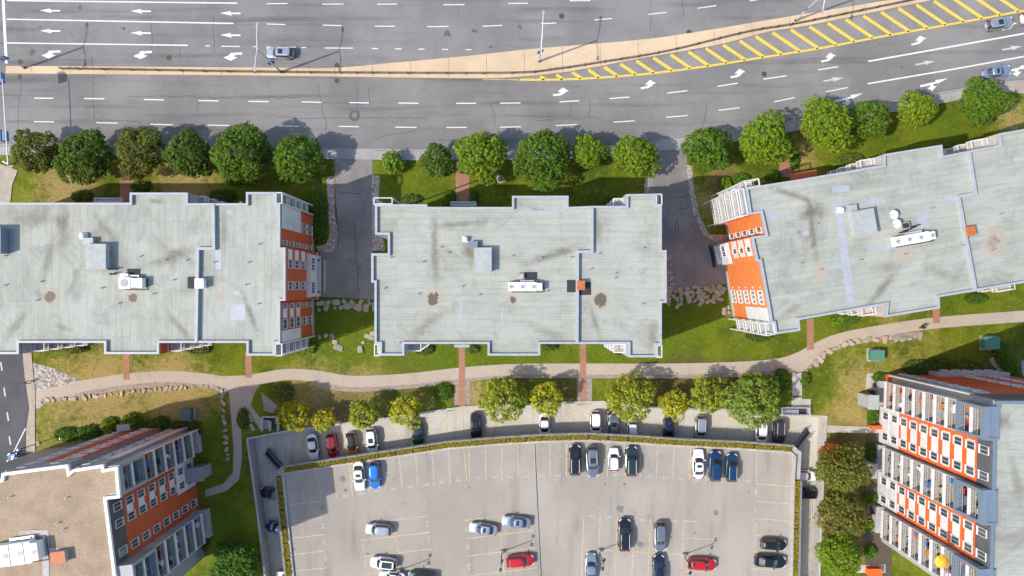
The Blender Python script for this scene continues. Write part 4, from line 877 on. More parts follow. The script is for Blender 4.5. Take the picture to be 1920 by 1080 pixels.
KIND = {'sedan': car_parts(4.75,1.84,1.45,.93,(-1.72,1.02),(-.98,.22),.20,.06), 'suv': car_parts(4.7,1.90,1.70,1.05,(-2.22,1.10),(-1.85,.42),.17,.0,.36), 'hatch': car_parts(4.15,1.78,1.50,.97,(-1.95,1.02),(-1.55,.32),.20,.0)}
CARN = []
def car(px, py, ang, kind, col, label, z, lpx=None, roofc=None, extra=(), glass=None, name='parked_car', group=None):
    """ang: compass of the front in the picture, degrees, 0 = right, 90 = up"""
    K = KIND[kind]; p = W(px, py, z+0.8); rt = empty(name, (p.x, p.y, z), label, 'car', group, math.radians(ang))
    s = (lpx/(F/(H-z-.8)))/K['L'] if lpx else 1.0; s = min(1.12, max(.88, s)); rt.scale = (s, min(1.04, max(.95, s)), min(1.05, max(.95, s)))
    pm = PAINT[col]; rm = PAINT[roofc] if roofc else pm
    inst('body', K['body'], rt, mat=pm); inst('roof', K['roof'], rt, mat=rm)
    for k in ('windscreen', 'rear_window'): inst(k, K[k], rt)
    for k in ('side_window', 'headlight', 'taillight'):
        for me in K[k]: inst(k, me, rt)
    for me in K['mirror']: inst('mirror', me, rt, mat=pm)
    inst('number_plate', K['plate'], rt); inst('grille', K['grille'], rt)
    wh, rim, pos = K['wheel']
    for q in pos: w_ = inst('wheel', wh, rt, q); inst('rim', rim, w_)
    if 'sunroof' in extra: inst('sunroof', K['sunroof'], rt)
    if 'bigroof' in extra: inst('sunroof', K['bigroof'], rt)
    if 'rails' in extra:
        for me in K['roof_rail']: inst('roof_rail', me, rt)
    if 'bars' in extra:
        for me in K['rack_bars']: inst('roof_bar', me, rt)
    return rt
DG = 'cars parked on the top deck'; LG = 'cars parked in the sunken lane'; RG = 'cars driving on the boulevard'
z = 0.01
car(525,99,178,'suv','silver','silver SUV with dark sunroof driving under the boulevard lamp',z,51,None,('sunroof','rails'),name='moving_car',group=RG)
car(1874,44,10,'suv','silver','silver SUV with a dark sunroof in the left turn lane at far right',z,52,None,('sunroof','rails'),name='moving_car',group=RG)
car(1870,134,9,'sedan','lightblue','pale blue sedan waiting in the right hand lane',z,54,None,('sunroof',),name='moving_car',group=RG)
car(1943,30,10,'suv','white','white car cut off by the right picture edge in the turn lane',z,54,name='moving_car',group=RG)
car(38,862,172,'suv','deepblue','dark blue car on the side street half hidden by the gravel roofed tower',z,46,name='parked_car')
z = DECK+.01
for a in [(673,893,-86,'sedan','cream','cream sedan with sunroof beside the blue hatchback',56,None,('sunroof',)),(702,891,-87,'hatch','blue','bright blue hatchback at the west end of the deck row',51,None,()),
 (1078,863,90,'suv','black','black SUV at the left of the group of four on the north row',58,None,('rails',)),(1111,865,-88,'suv','grey','grey SUV with sunroof between a black SUV and a white hatchback',59,None,('sunroof','rails')),
 (1151,862,91,'hatch','white','small white hatchback in the group of four',44,None,()),(1184,865,90,'suv','teal','very dark green SUV at the right of the group of four',57,None,('rails',)),
 (1310,870,90,'sedan','white','white sedan with dark sunroof left of the two blue SUVs',56,None,('sunroof',)),(1341,874,90,'suv','deepblue','dark blue SUV parked right beside the white sedan',58,None,()),(1372,877,89,'suv','blue2','blue SUV rightmost on the north row of the deck',54,None,('rails',)),
 (710,993,176,'suv','silver','silver SUV alone in the upper left middle stalls',46,None,()),(719,1056,174,'suv','white','white SUV with long glass roof in the lower left middle stalls',50,None,('bigroof',)),
 (735,1083,175,'sedan','white','white car with glass roof cut by the bottom edge',48,None,('bigroof',)),(790,1083,175,'suv','teal','dark car cut by the bottom edge right of a white one',52,None,()),
 (906,992,173,'sedan','silver','silver sedan with sunroof left of the blue grey one',54,None,('sunroof',)),(968,979,175,'sedan','slate','blue grey sedan nose to tail with the silver one',55,None,('sunroof',)),
 (975,1052,5,'hatch','red','bright red hatchback below the lamp post near the centre joint',53,None,()),(1171,1003,90,'suv','black','long black SUV alone in the middle of the deck',62,None,('rails',)),
 (1238,1006,-91,'hatch','grey','grey hatchback with dark red tail in the middle row',57,None,()),(1108,1064,90,'sedan','slate','grey blue sedan at the bottom edge left of the lamp',54,None,()),(1235,1068,90,'suv','navy','dark navy car at the bottom edge below the grey hatchback',56,None,()),
 (1316,1058,-3,'hatch','red','red hatchback beside the eastern lamp post',54,None,()),(1450,1021,-4,'hatch','black','black hatchback against the east kerb, upper of the two dark cars',49,None,()),(1444,1053,-4,'sedan','black','black sedan against the east kerb, lower of the two dark cars',60,None,())]:
    x, y, an, kd, cl, lb, ln, rc, ex = a
    car(x, y, an, kd, 'deepblue' if cl == 'blue2' else cl, lb, z, ln, rc, ex, group=DG)
z = LOW+.01
for a in [(586,838,-83,'sedan','white','white sedan leftmost in the sunken lane',50,None,()),(622,836,-84,'hatch','red','red hatchback in the sunken lane between white and orange cars',46,None,()),(659,833,-83,'hatch','orange','orange hatchback with black roof in the sunken lane',46,'black',()),
 (697,828,-84,'suv','white','white SUV with sunroof in the sunken lane right of the orange car',50,None,('sunroof',)),(782,812,-84,'sedan','teal','dark sedan half under the yellow green tree in the sunken lane',52,None,()),(892,799,-88,'sedan','black','black sedan alone beside the middle path crossing in the sunken lane',52,None,()),
 (1021,799,-89,'sedan','white','white car half hidden under the lime tree in the sunken lane',50,None,()),(1117,795,-90,'suv','white','white van like car left of the plum umbrella in the sunken lane',50,None,()),(1151,803,90,'sedan','grey','grey sedan just below the plum umbrella',48,None,()),
 (1186,812,-90,'hatch','white','small white hatchback right of the grey sedan in the sunken lane',44,None,()),(1254,806,-91,'sedan','navy','navy sedan under the small golden green tree',50,None,()),(1314,804,-91,'suv','silver','silver SUV with roof bars in the sunken lane',50,None,('bars','rails')),
 (1428,812,-92,'suv','white','white SUV with roof bars partly under the sparse tree',50,None,('bars',)),(1461,810,-92,'suv','dark','dark grey SUV by the eastern stairwell in the sunken lane',50,None,('rails',)),
 (1508,892,-4,'hatch','white','white car backed out from under the deck on the east side',46,None,()),(1508,925,178,'suv','black','black SUV under the east edge of the deck',50,None,()),
 (512,926,173,'sedan','navy','navy car nosing out from under the west edge of the deck, upper one',50,None,()),(522,990,173,'sedan','deepblue','dark blue car nosing out from under the west edge of the deck, lower one',50,None,()),(541,1083,173,'suv','white','white car at the bottom left under the deck edge',50,None,())]:
    x, y, an, kd, cl, lb, ln, rc, ex = a; car(x, y, an, kd, cl, lb, z, ln, rc, ex, group=LG)

# ------------------------------------------------------------------ low blocks (five storeys)
ZR = 16.2
def poly_w(pts, z): return [(p.x, p.y) for p in Wp(pts, z)]
def ring(poly, d, z0, z1):
    ins_ = inset(poly, d); mb = MB(); n = len(poly)
    for i in range(n):
        j = (i+1) % n; mb.prism([poly[i], poly[j], ins_[j], ins_[i]], z0, z1)
    return mb
WINC = {}
def window(parent, A, u, nrm, s, zc, w, h, frame='panel', pane='glass', mull=1):
    """one window: frame object with its pane as child, set on wall point A + u*s"""
    key = (round(w,2), round(h,2), frame, pane, mull)
    if key not in WINC:
        f = MB(); t = .07
        for x0, z0, sx, sz in ((0,h/2-t/2,w,t),(0,-h/2+t/2,w,t),(-w/2+t/2,0,t,h-2*t),(w/2-t/2,0,t,h-2*t)): f.box((x0, 0, z0), (sx, .16, sz))
        for q in range(mull): f.box((-w/2+w*(q+1)/(mull+1), 0, 0), (.05, .12, h-2*t))
        f.box((0, -.1, -h/2-.03), (w+.12, .12, .06))
        WINC[key] = (f.mesh('window', M[frame]), MB().box((0, .0, 0), (w-2*t, .05, h-2*t)).mesh('pane', M[pane]))
    fm, pm = WINC[key]; p = A + u*s + nrm*.05 + Vector((0,0,zc)) - wloc(parent)
    rz = math.atan2(u.y, u.x)
    if nrm.dot(Vector((u.y, -u.x, 0))) < 0: rz += math.pi
    o = inst('window', fm, parent, p, rz); inst('pane', pm, o); return o
def clad(parent, A, u, nrm, s0, s1, z0, z1, mat, th=.08, name='cladding_panel'):
    c = A+u*((s0+s1)/2)+nrm*(th/2-.02); MB().box((c.x, c.y, (z0+z1)/2), (abs(s1-s0), th+.04, z1-z0), math.atan2(u.y, u.x)).build(name, M[mat], parent)
def balcony(parent, poly, z, rail='white_metal', open_side=None):
    """slab with white framed railing on a world-space rectangle"""
    o = MB().prism(poly, z-.2, z).build('balcony', M['conc'], parent); n = len(poly); mb = MB()
    for i in range(n):
        a = Vector((*poly[i], z)); b = Vector((*poly[(i+1) % n], z))
        for h in (.12, 1.05): mb.tube(a+Vector((0,0,h)), b+Vector((0,0,h)), .05, n=4)
        k = max(2, int((b-a).length/.5))
        for q in range(k): p = a.lerp(b, q/k); mb.tube(p, p+Vector((0,0,1.05)), .022, n=4)
    mb.build('railing', M[rail], o, origin=wloc(o)); return o
def rot_rect(cx, cy, w, h, ang):
    c, s = math.cos(ang), math.sin(ang); return [(cx+x*c-y*s, cy+x*s+y*c) for x, y in ((-w/2,-h/2),(w/2,-h/2),(w/2,h/2),(-w/2,h/2))]
def block(label, pts, roofmat, divider, wallmat='brick', parmat='parapet'):
    pw = poly_w(pts, ZR); cx = sum(p[0] for p in pw)/len(pw); cy = sum(p[1] for p in pw)/len(pw)
    rt = empty('apartment_block', (cx, cy, 0), label, 'building', 'low apartment blocks along the boulevard')
    MB().prism(pw, -0.3, ZR-.45, top=False).build('wall', M[wallmat], rt)
    rf = MB().sheet(inset(pw, .02), ZR-.42).build('roof', roofmat, rt)
    ring(pw, .30, ZR-.5, ZR).build('parapet', M[parmat], rt)
    ring(inset(pw, -.10), .14, 0.0, .9).build('plinth', M['greypanel'], rt)
    for d in divider: MB().wallstrip([p.xy for p in Wp(d, ZR)], .38, ZR-.42, ZR+.12).build('fire_wall', M['parapet'], rt)
    return rt, rf
def vent_pipes(rf, pts, z=ZR-.42):
    for x, y in pts:
        p = W(x, y, z); MB().tube(p, p+Vector((0,0,.45)), .06, n=8).tube(p+Vector((0,0,.45)), p+Vector((0,0,.52)), .10, n=8).tube(p, p+Vector((0,0,.05)), .15, n=10).build('vent_pipe', M['steelgrey'], rf)
def roof_box(label, x0, y0, x1, y1, h, ang=0.0, mat='roof_box', name='roof_hatch_box', cat='roof box', z=ZR-.42, lid=None):
    """px rectangle measured at its own top; sits on the roof"""
    c = W((x0+x1)/2, (y0+y1)/2, z+h); s = (H-z-h)/F; w, d = (x1-x0)*s, (y1-y0)*s
    rt = empty(name, (c.x, c.y, z), label, cat, None, ang)
    inst('body', MB().box((0,0,h/2), (w, d, h)).mesh('body', M[mat]), rt)
    inst('cap', MB().box((0,0,h+.04), (w+.12, d+.12, .08)).mesh('cap', M[lid or mat]), rt); return rt
def fan(label, px, py, r, mat='white_metal', z=ZR-.42, dome=True):
    c = W(px, py, z+.8); rt = empty('roof_fan', (c.x, c.y, z), label, 'roof fan')
    inst('curb', MB().box((0,0,.2), (r*2,r*2,.4)).mesh('curb', M[mat]), rt)
    mb = MB()
    for a, b, ra, rb in ((.4,.62,r*.75,r*.95),(.62,.80,r*.95,r*.65),(.80,.88,r*.65,r*.2)): mb.tube((0,0,a),(0,0,b),ra,rb,14)
    inst('hood', mb.mesh('hood', M[mat]), rt); return rt
def ahu(label, x0, y0, x1, y1, h=1.2, n=5, ang=0.0, mat='white_metal', z=ZR-.42):
    c = W((x0+x1)/2, (y0+y1)/2, z+h); s = (H-z-h)/F; w, d = (x1-x0)*s, (y1-y0)*s; rt = empty('air_handler', (c.x, c.y, z), label, 'air handler', None, ang)
    for i in range(n): inst('casing', MB().box((-w/2+w*(i+.5)/n, 0, .12+h/2), (w/n-.05, d*(1 if i < n-1 else .82), h*(1-.12*(i%2)))).mesh('casing', M[mat]), rt)
    for i in range(n):
        if i % 2 == 0: inst('fan_grille', MB().tube((-w/2+w*(i+.5)/n, 0, .12+h), (-w/2+w*(i+.5)/n, 0, .16+h), min(w/n, d)*.36, n=14).mesh('fan_grille', M['steelgrey']), rt)
    inst('duct', MB().box((w*.1, d*.62, .35), (w*.5, .3, .3)).box((w*.3, d*.55, .35), (.3, .5, .3)).mesh('duct', M['galv']), rt)
    inst('conduit', MB().tube((-w*.4, -d*.6, .12), (w*.55, -d*.6, .12), .05, n=6).tube((w*.55, -d*.6, .12), (w*.55, d*.5, .12), .05, n=6).mesh('conduit', M['dark']), rt)
    for sgn in (-1, 1): inst('skid', MB().box((0, sgn*d*.35, .06), (w, .12, .12)).mesh('skid', M['steelgrey']), rt)
    return rt
def pad(rf, x0, y0, x1, y1, mat='mat_dark', z=ZR-.42, name='roof_mat'):
    MB().prism(poly_w([(x0,y0),(x1,y0),(x1,y1),(x0,y1)], z), z, z+.05).build(name, M[mat], rf)

Z = ZR-.42
B1 = [(-120,380),(243,380),(243,361),(352,361),(352,381),(461,381),(461,360),(516,360),(516,381),(525,381),(525,464),(535,464),(535,564),(525,564),(525,644),(515,644),(515,667),(462,667),(462,643),(298,643),(298,664),(195,664),(195,643),(35,643),(35,664),(-120,664)]
m1 = roof_mat('membrane_west', None, math.pi/2, 6.5, .95, [(94,557,Z,.72,.7),(249,558,Z,.65,.75),(411,559,Z,.4,0)], [(118,425,Z,1.0,3.4,0,.55),(90,490,Z,.7,3.5,-.25,.4),(325,480,Z,4.2,.8,.35,.5),(60,410,Z,3.4,1.2,0,.35),(335,610,Z,.5,2.6,.7,.4),(470,590,Z,.5,3.2,.35,.5),(30,610,Z,.7,3.5,-.6,.4),(200,430,Z,2.5,.6,-.9,.4),(120,615,Z,1.4,.5,-.3,.4),(420,440,Z,.6,3.4,0,.35),(290,378,Z,1.3,.4,0,.5)])
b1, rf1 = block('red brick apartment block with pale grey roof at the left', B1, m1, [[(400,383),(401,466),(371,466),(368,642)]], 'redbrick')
vent_pipes(rf1, [(10,480),(10,535),(78,528),(70,563),(192,540),(223,569),(263,481),(310,488),(350,488),(326,525),(288,551),(402,492),(466,492),(461,534),(486,458),(484,570),(453,380)])
roof_box('low grey hatch box on the western block roof', 162,458,198,504,1.15)
roof_box('grey hatch box cut by the left picture edge', -40,427,1,475,1.6, mat='bluegrey')
fan('white square fan near the hatch box of the western block', 152, 442, .42); roof_box('small pale blue vent box beside the white fan of the western block', 157,447,174,458,.7, mat='parapet', name='vent_box', cat='vent')
ahu('white air handler in two boxes on the western block roof', 223,520,267,541, 1.1, 2); pad(rf1, 239,504,263,519); pad(rf1, 352,519,366,541)
roof_box('small white box on the fire wall of the western block', 366,523,381,540,1.0, mat='white_metal', name='vent_box', cat='vent'); roof_box('white pipe box beside the air handler of the western block', 226,514,240,521,.6, mat='white_metal', name='vent_box', cat='vent')
pc = W(212,508,Z); pr = empty('roof_pipes', pc, 'cluster of dark roof pipes beside the western air handler', 'pipes')
for i in range(5): q = W(207+i*3, 505+(i%2)*9, Z); MB().tube(q, q+Vector((0,0,.6)), .10, n=8).tube(q+Vector((0,0,.6)), q+Vector((.3,.1,.65)), .09, n=8).build('pipe', M['dark'], pr)

B2 = [(703,383),(801,383),(801,388),(960,388),(960,367),(1066,367),(1066,388),(1112,386),(1174,386),(1174,364),(1230,363),(1230,385),(1241,385),(1241,469),(1250,469),(1250,568),(1241,568),(1241,647),(1231,647),(1231,670),(1178,670),(1178,645),(1013,645),(1013,667),(914,667),(914,645),(758,645),(758,667),(712,667),(712,645),(702,645),(702,530),(696,530),(696,475),(727,475),(727,440),(703,440)]
m2 = roof_mat('membrane_middle', None, 0.0, 6.5, .85, [(812,560,Z,.85,.85),(962,562,Z,.45,.85),(1125,562,Z,.95,.85)], [(815,470,Z,.6,5.0,0,.5),(860,420,Z,4.5,.5,.1,.4),(1030,480,Z,4.0,.6,.3,.5),(880,475,Z,1.0,2.3,.4,.55),(800,610,Z,3.2,.8,.7,.35),(1020,620,Z,3.0,.7,-.4,.35),(1225,630,Z,.8,2.2,0,.4),(1000,390,Z,2.,.4,-.3,.3),(1115,600,Z,.4,3,.3,.35),(1060,470,Z,1.2,.5,.0,.45),(1122,430,Z,.5,3,0.1,.3)])
b2, rf2 = block('brick apartment block with pale stained roof between the two driveways', B2, m2, [[(1110,388),(1110,472),(1083,472),(1082,643)]], 'greypanel')
vent_pipes(rf2, [(733,483),(720,541),(784,551),(826,464),(840,474),(793,491),(867,537),(898,553),(1014,484),(1070,483),(1122,476),(1106,505),(1153,513),(1152,522),(1205,466),(1204,570),(1025,546),(960,480),(749,643),(1236,628)])
roof_box('low grey hatch box on the middle block roof', 890,465,921,509,1.15); fan('white round fan near the hatch box of the middle block', 872, 448, .36); roof_box('small blue vent box by the middle block fan', 880,453,895,465,.7, mat='bluegrey', name='vent_box', cat='vent')
ahu('long white ribbed air handler on the middle block roof', 953,529,1017,546, 1.1, 6); pad(rf2, 984,510,1007,526); pad(rf2, 1063,525,1079,548); pad(rf2, 1085,529,1108,553)
roof_box('rust orange box on the middle fire wall', 1083,527,1096,543,.9, mat='rust_box', name='vent_box', cat='vent'); roof_box('small beige box above the middle air handler', 970,514,981,522,.5, mat='wood', name='vent_box', cat='vent')

B3 = [(1398,352),(1406,403),(1427,399),(1436,440),(1409,444),(1419,491),(1425,490),(1441,577),(1446,606),(1451,606),(1454,627),(1501,620),(1499,600),(1663,571),(1660,595),(1763,578),(1762,557),(2040,510),(2040,221),(1873,250),(1875,271),(1769,292),(1767,271),(1657,289),(1657,309),(1500,336)]
m3 = roof_mat('membrane_east', None, math.radians(-10), 7.0, .8, [(1862,452,Z,1.0,.25),(1693,478,Z,.7,.0),(1535,507,Z,.6,0)], [(1523,430,Z,.5,4.5,.12,.5),(1525,400,Z,2.2,1.1,.2,.6),(1485,365,Z,3.2,.5,-.3,.5),(1655,540,Z,.6,3.4,-.7,.5),(1480,585,Z,2.5,.7,.6,.35),(1600,350,Z,4.0,.7,.2,.3),(1760,510,Z,2.5,.6,-.4,.3),(1660,500,Z,1.6,.8,0,.3)])
b3, rf3 = block('orange brick apartment block with pale roof turned askew at the right', B3, m3, [[(1817,285),(1829,362),(1797,369),(1829,543)]])
vent_pipes(rf3, [(1493,437),(1501,494),(1612,488),(1875,402),(1746,391),(1805,460),(1530,420),(1537,506),(1695,477),(1860,450),(1868,454),(1858,470)])
MB().sheet(poly_w([(1561,377),(1578,375),(1604,574),(1590,577)], Z), Z+.015).build('roof_patch', M['parapet'], rf3)
for q in [(1425,387,1438,400),(1440,395,1460,414),(1504,434,1516,444),(1551,498,1580,506),(1627,462,1680,470),(1620,374,1658,386),(1720,398,1741,430),(1750,372,1795,378),(1560,350,1592,362)]:
    MB().sheet(poly_w([(q[0],q[1]),(q[2],q[1]-3),(q[2]+1,q[3]-3),(q[0]+1,q[3])], Z), Z+.012).build('roof_patch', M['parapet'], rf3)
for q in [(425,393,437,402),(404,470,415,505),(437,546,450,553),(433,570,460,600)]: MB().sheet(poly_w([(q[0],q[1]),(q[2],q[1]),(q[2],q[3]),(q[0],q[3])], Z), Z+.012).build('roof_patch', M['parapet'], rf1)
for q in [(862,562,866,608),(940,575,944,610),(916,508,919,540),(973,395,1046,400)]: MB().sheet(poly_w([(q[0],q[1]),(q[2],q[1]),(q[2],q[3]),(q[0],q[3])], Z), Z+.012).build('roof_patch', M['parapet'], rf2)
a10 = math.radians(10)
roof_box('low grey hatch box on the eastern block roof', 1600,394,1641,440,1.15, a10); fan('white round fan on the eastern block roof', 1580,393,.36); roof_box('small blue vent box beside the hatch of the eastern block', 1589,385,1606,397,.7,a10,'parapet','vent_box','vent')
ahu('long white ribbed air handler on the eastern block roof', 1677,438,1754,456,1.1,7,a10); roof_box('rust orange box by the eastern fire wall', 1814,425,1828,441,.9,a10,'rust_box','vent_box','vent')
dp = W(1665,413,Z); dr = empty('satellite_dishes', dp, 'pair of white satellite dishes on the eastern block roof', 'satellite dish')
for dx, dy in ((0,.6),(.4,-.6)):
    MB().tube(dp+Vector((dx,dy,0)), dp+Vector((dx,dy,.8)), .05, n=6).build('mast', M['galv'], dr)
    bm = MB(); prev = None
    for i in range(5):
        r = .1+.13*i; h = .9+.35*(r/.62)**2; row = [dp+Vector((dx+r*math.cos(t*.52)+.25*(h-.9), dy+r*math.sin(t*.52), h)) for t in range(12)]
        if prev:
            for k in range(12): bm.face([prev[k], prev[(k+1)%12], row[(k+1)%12], row[k]])
        prev = row
    bm.build('dish', M['white_metal'], dr)
lp = W(1692,424,Z); lr = empty('condenser_unit', lp, 'boxed condenser with lattice guard and pipes above the eastern air handler', 'condenser')
MB().box(lp+Vector((0,0,.4)), (1.1,.9,.8), a10).build('casing', M['wood'], lr); MB().box(lp+Vector((0,0,.84)), (.85,.65,.06), a10).build('grille', M['dark'], lr)
for i in range(4): q = W(1685+i*8, 437-i*4, Z); MB().tube(q, q+Vector((1.0,.25,.35)), .09, n=8).build('pipe', M['dark'], lr)

# facades one can see: east wall of the western block
def wall_frame(px0, px1, z=ZR):
    a, b = W(*px0, z), W(*px1, z); a.z = b.z = 0; u = (b-a).normalized(); return a, u, (b-a).length
FH = 3.0
def col_windows(rt, A, u, nrm, s0, s1, floors, w=None, h=1.7, **k):
    for f in floors: window(rt, A, u, nrm, (s0+s1)/2, .9+FH*f+1.35, (w or abs(s1-s0)*.86), h, **k)
E = Vector((1,0,0))
k1 = (H-ZR)/F
A, u, L = wall_frame((525,381),(525,464)); sp = lambda y: (y-381)*k1
clad(b1, A, u, E, sp(382), sp(427), .9+FH*2, ZR-.6, 'panel'); 
for y0, y1 in ((404,412),(412,420),(420,427)): col_windows(b1, A, u, E, sp(y0), sp(y1), (2,3,4), h=2.0, pane='winglass')
for y0, y1 in ((405,415),(417,427)): col_windows(b1, A, u, E, sp(y0), sp(y1), (0,1), w=.6, h=2.0, pane='winglass')
col_windows(b1, A, u, E, sp(448), sp(459), (0,1,2,3,4), h=1.5, pane='winglass')
A, u, L = wall_frame((535,464),(535,564)); sp = lambda y: (y-464)*k1
for f in (2,3,4):
    z0 = .9+FH*f+.5; clad(b1, A, u, E, sp(466), sp(485), z0, z0+1.7, 'panel')
col_windows(b1, A, u, E, sp(486), sp(502), (2,3,4), w=1.15, h=1.7, pane='winglass'); col_windows(b1, A, u, E, sp(527), sp(544), (2,3,4), w=1.15, h=1.7, pane='winglass')
def bay(rt, px0, px1, depth, h, mat, nrm, ang=0.0):
    A, u, L = wall_frame(px0, px1); c = A+u*(L/2)+nrm*(depth/2)
    o = MB().box((c.x, c.y, h/2), (L, depth, h), math.atan2(u.y, u.x)).build('entrance_bay', M[mat], rt); return A+nrm*depth, u, L, o
Af, u, L, bo = bay(b1, (535,470),(535,558), .45, 6.2, 'panel', E); MB().box((Af.x-.2, (Af+u*L/2).y, 6.26), (.7, L+.2, .12)).build('canopy', M['panel'], b1)
for s in (.15,.30,.72,.86):
    for f in (0,1): window(b1, Af, u, E, L*s, 1.8+f*2.9, .9, 1.8, pane='winglass')
MB().box((Af.x+.35, (Af+u*L/2).y, 2.4), (.7, L*.7, .2)).build('porch_roof', M['greypanel'], b1); MB().box((Af.x+.7, (Af+u*L/2).y, .6), (.15, L*.8, 1.2)).build('porch_wall', M['conc'], b1)
A, u, L = wall_frame((525,564),(525,644)); sp = lambda y: (y-564)*k1
col_windows(b1, A, u, E, sp(571), sp(579), (0,1,2,3,4), w=.75, h=1.5, pane='winglass')
for f in (2,3,4): z0 = .9+FH*f+.5; clad(b1, A, u, E, sp(579.5), sp(597), z0, z0+1.7, 'panel')
col_windows(b1, A, u, E, sp(598), sp(619), (2,3,4), w=1.35, h=1.7, pane='winglass'); col_windows(b1, A, u, E, sp(598), sp(619), (0,1), w=1.2, h=1.6, pane='winglass')
clad(b1, A, u, E, sp(621), sp(643), .9+FH*2, ZR-.6, 'panel')
# west wall of the eastern block
def wn(u): return Vector((u.y, -u.x, 0)) if Vector((u.y, -u.x, 0)).x < 0 else Vector((-u.y, u.x, 0))
A, u, L = wall_frame((1427,399),(1436,440)); n_ = wn(u)
col_windows(b3, A, u, n_, L*.60, L*.84, (0,1,2,3,4), w=.7, h=1.7)
for f in range(5): clad(b3, A, u, n_, L*.80, L*.95, .9+FH*f+.5, .9+FH*f+2.2, 'panel')
A, u, L = wall_frame((1409,444),(1419,491)); n_ = wn(u)
for f in (2,3,4):
    clad(b3, A, u, n_, L*.04, L*.36, .9+FH*f+.4, .9+FH*f+2.3, 'panel'); window(b3, A, u, n_, L*.46, .9+FH*f+1.35, .65, 1.7); clad(b3, A, u, n_, L*.57, L*.74, .9+FH*f+.4, .9+FH*f+2.3, 'panel')
Af, u2, L2, bo = bay(b3, (1408,446),(1417,489), .45, 6.2, 'panel', n_)
for s in (.25,.5):
    for f in (0,1): window(b3, Af, u2, n_, L2*s, 1.8+f*2.9, .75, 1.8)
c = Af+u2*(L2*.5)+n_*.35; MB().box((c.x, c.y, 2.4), (L2*.9, .7, .2), math.atan2(u2.y,u2.x)).build('porch_roof', M['greypanel'], b3); c = Af+u2*(L2*.5)+n_*.7; MB().box((c.x, c.y, .5), (L2*1.1, .15, 1.0), math.atan2(u2.y,u2.x)).build('porch_wall', M['dark'], b3)
A, u, L = wall_frame((1425,490),(1441,577)); n_ = wn(u)
for s in (.68,.78,.88): col_windows(b3, A, u, n_, L*s-.3, L*s+.3, (0,1,2,3,4), w=.42, h=1.5)
for s in (.63,.73,.83,.93):
    for f in range(5): clad(b3, A, u, n_, L*s-.09, L*s+.09, .9+FH*f+.5, .9+FH*f+2.1, 'panel')
for f in range(5):
    c = A+u*(L*.56)+n_*.06; MB().box((c.x,c.y,.9+FH*f+1.6), (.22,.12,.22), math.atan2(u.y,u.x)).build('vent_cap', M['panel'], b3)
A3, u3, L3 = wall_frame((1411,352),(1436,440)); 
A, u, L = wall_frame((1441,577),(1446,606)); n_ = wn(u); clad(b3, A, u, n_, 0.02, L, .9+FH*2, ZR-.55, 'panel')
# balcony stacks (roof-level pixel rectangles)
def stack(rt, x0, y0, x1, y1, floors=(1,2,3,4), ang=0.0, top_frame=True):
    c = W((x0+x1)/2, (y0+y1)/2, ZR); s = k1
    for f in floors: balcony(rt, rot_rect(c.x, c.y, (x1-x0)*s, (y1-y0)*s, ang), .9+FH*f)
    if top_frame:
        P = rot_rect(c.x, c.y, (x1-x0)*s, (y1-y0)*s, ang); mb = MB()
        for i in range(4): a, b = Vector((*P[i], ZR-.12)), Vector((*P[(i+1)%4], ZR-.12)); mb.wallstrip([a.xy, b.xy], .12, ZR-.24, ZR-.03)
        for i in range(4): mb.box((P[i][0], P[i][1], ZR/2), (.16,.16,ZR-.3))
        mb.build('balcony_frame', M['panel'], rt)
stack(b1, 36,645,62,661, top_frame=False); stack(b1, 300,645,325,661, top_frame=False); stack(b1, 353,364,372,380, top_frame=False); stack(b1, 517,361,528,381); stack(b1, 516,645,528,667)
stack(b2, 759,647,785,661, top_frame=False); stack(b2, 1155,648,1177,664, top_frame=False); stack(b2, 1155,368,1173,385, top_frame=False); stack(b2, 1231,364,1241,384); stack(b2, 1232,648,1241,670); stack(b2, 702,646,711,667); stack(b2, 701,371,735,382, floors=())
stack(b3, 1630,576,1658,592, ang=a10, top_frame=False); stack(b3, 1628,293,1656,308, ang=a10, top_frame=False); stack(b3, 1842,255,1872,271, ang=a10, top_frame=False); stack(b3, 1890,534,1925,545, ang=a10, top_frame=False)
stack(b3, 1384,354,1399,404, ang=a10); stack(b3, 1436,606,1452,628, ang=a10); stack(b3, 1398,337,1424,350, ang=a10)
# entrance canopies on the street side
for (x0,y0,x1,y1,mat,rt) in ((178,371,230,380,'greypanel',b1),(845,378,893,386,'greypanel',b2),(852,646,880,651,'greypanel',b2)):
    MB().prism(poly_w([(x0,y0),(x1,y0),(x1,y1),(x0,y1)], 9.6), 9.3, 9.6).build('canopy', M[mat], rt); ring(poly_w([(x0,y0),(x1,y0),(x1,y1),(x0,y1)], 9.6), .2, 9.6, 9.85).build('canopy_rim', M['parapet'], rt)
MB().prism(poly_w([(1481,327),(1531,318),(1532,330),(1484,338)], 6.0), 5.7, 6.0).build('canopy', M['redbrick'], b3)

for rt, p0, p1 in ((b1,(352,361.5),(352,380.5)),(b1,(195,644),(195,663.5)),(b1,(516,361),(516,380.5)),(b1,(515,645),(515,666.5)),(b1,(35,644),(35,663.5)),(b3,(1657,308),(1657,290)),(b3,(1873,270),(1873,251)),(b3,(1663,572),(1660,594)),(b3,(1398,352.5),(1406,402.5)),(b3,(1451,607),(1454,626))):
    A, u, L = wall_frame(p0, p1); n_ = Vector((u.y,-u.x,0)); want = 1 if rt is b1 else -1
    if n_.x*want < 0: n_ = -n_
    clad(rt, A, u, n_, 0, L, .1, ZR-.55, 'greypanel', .06)

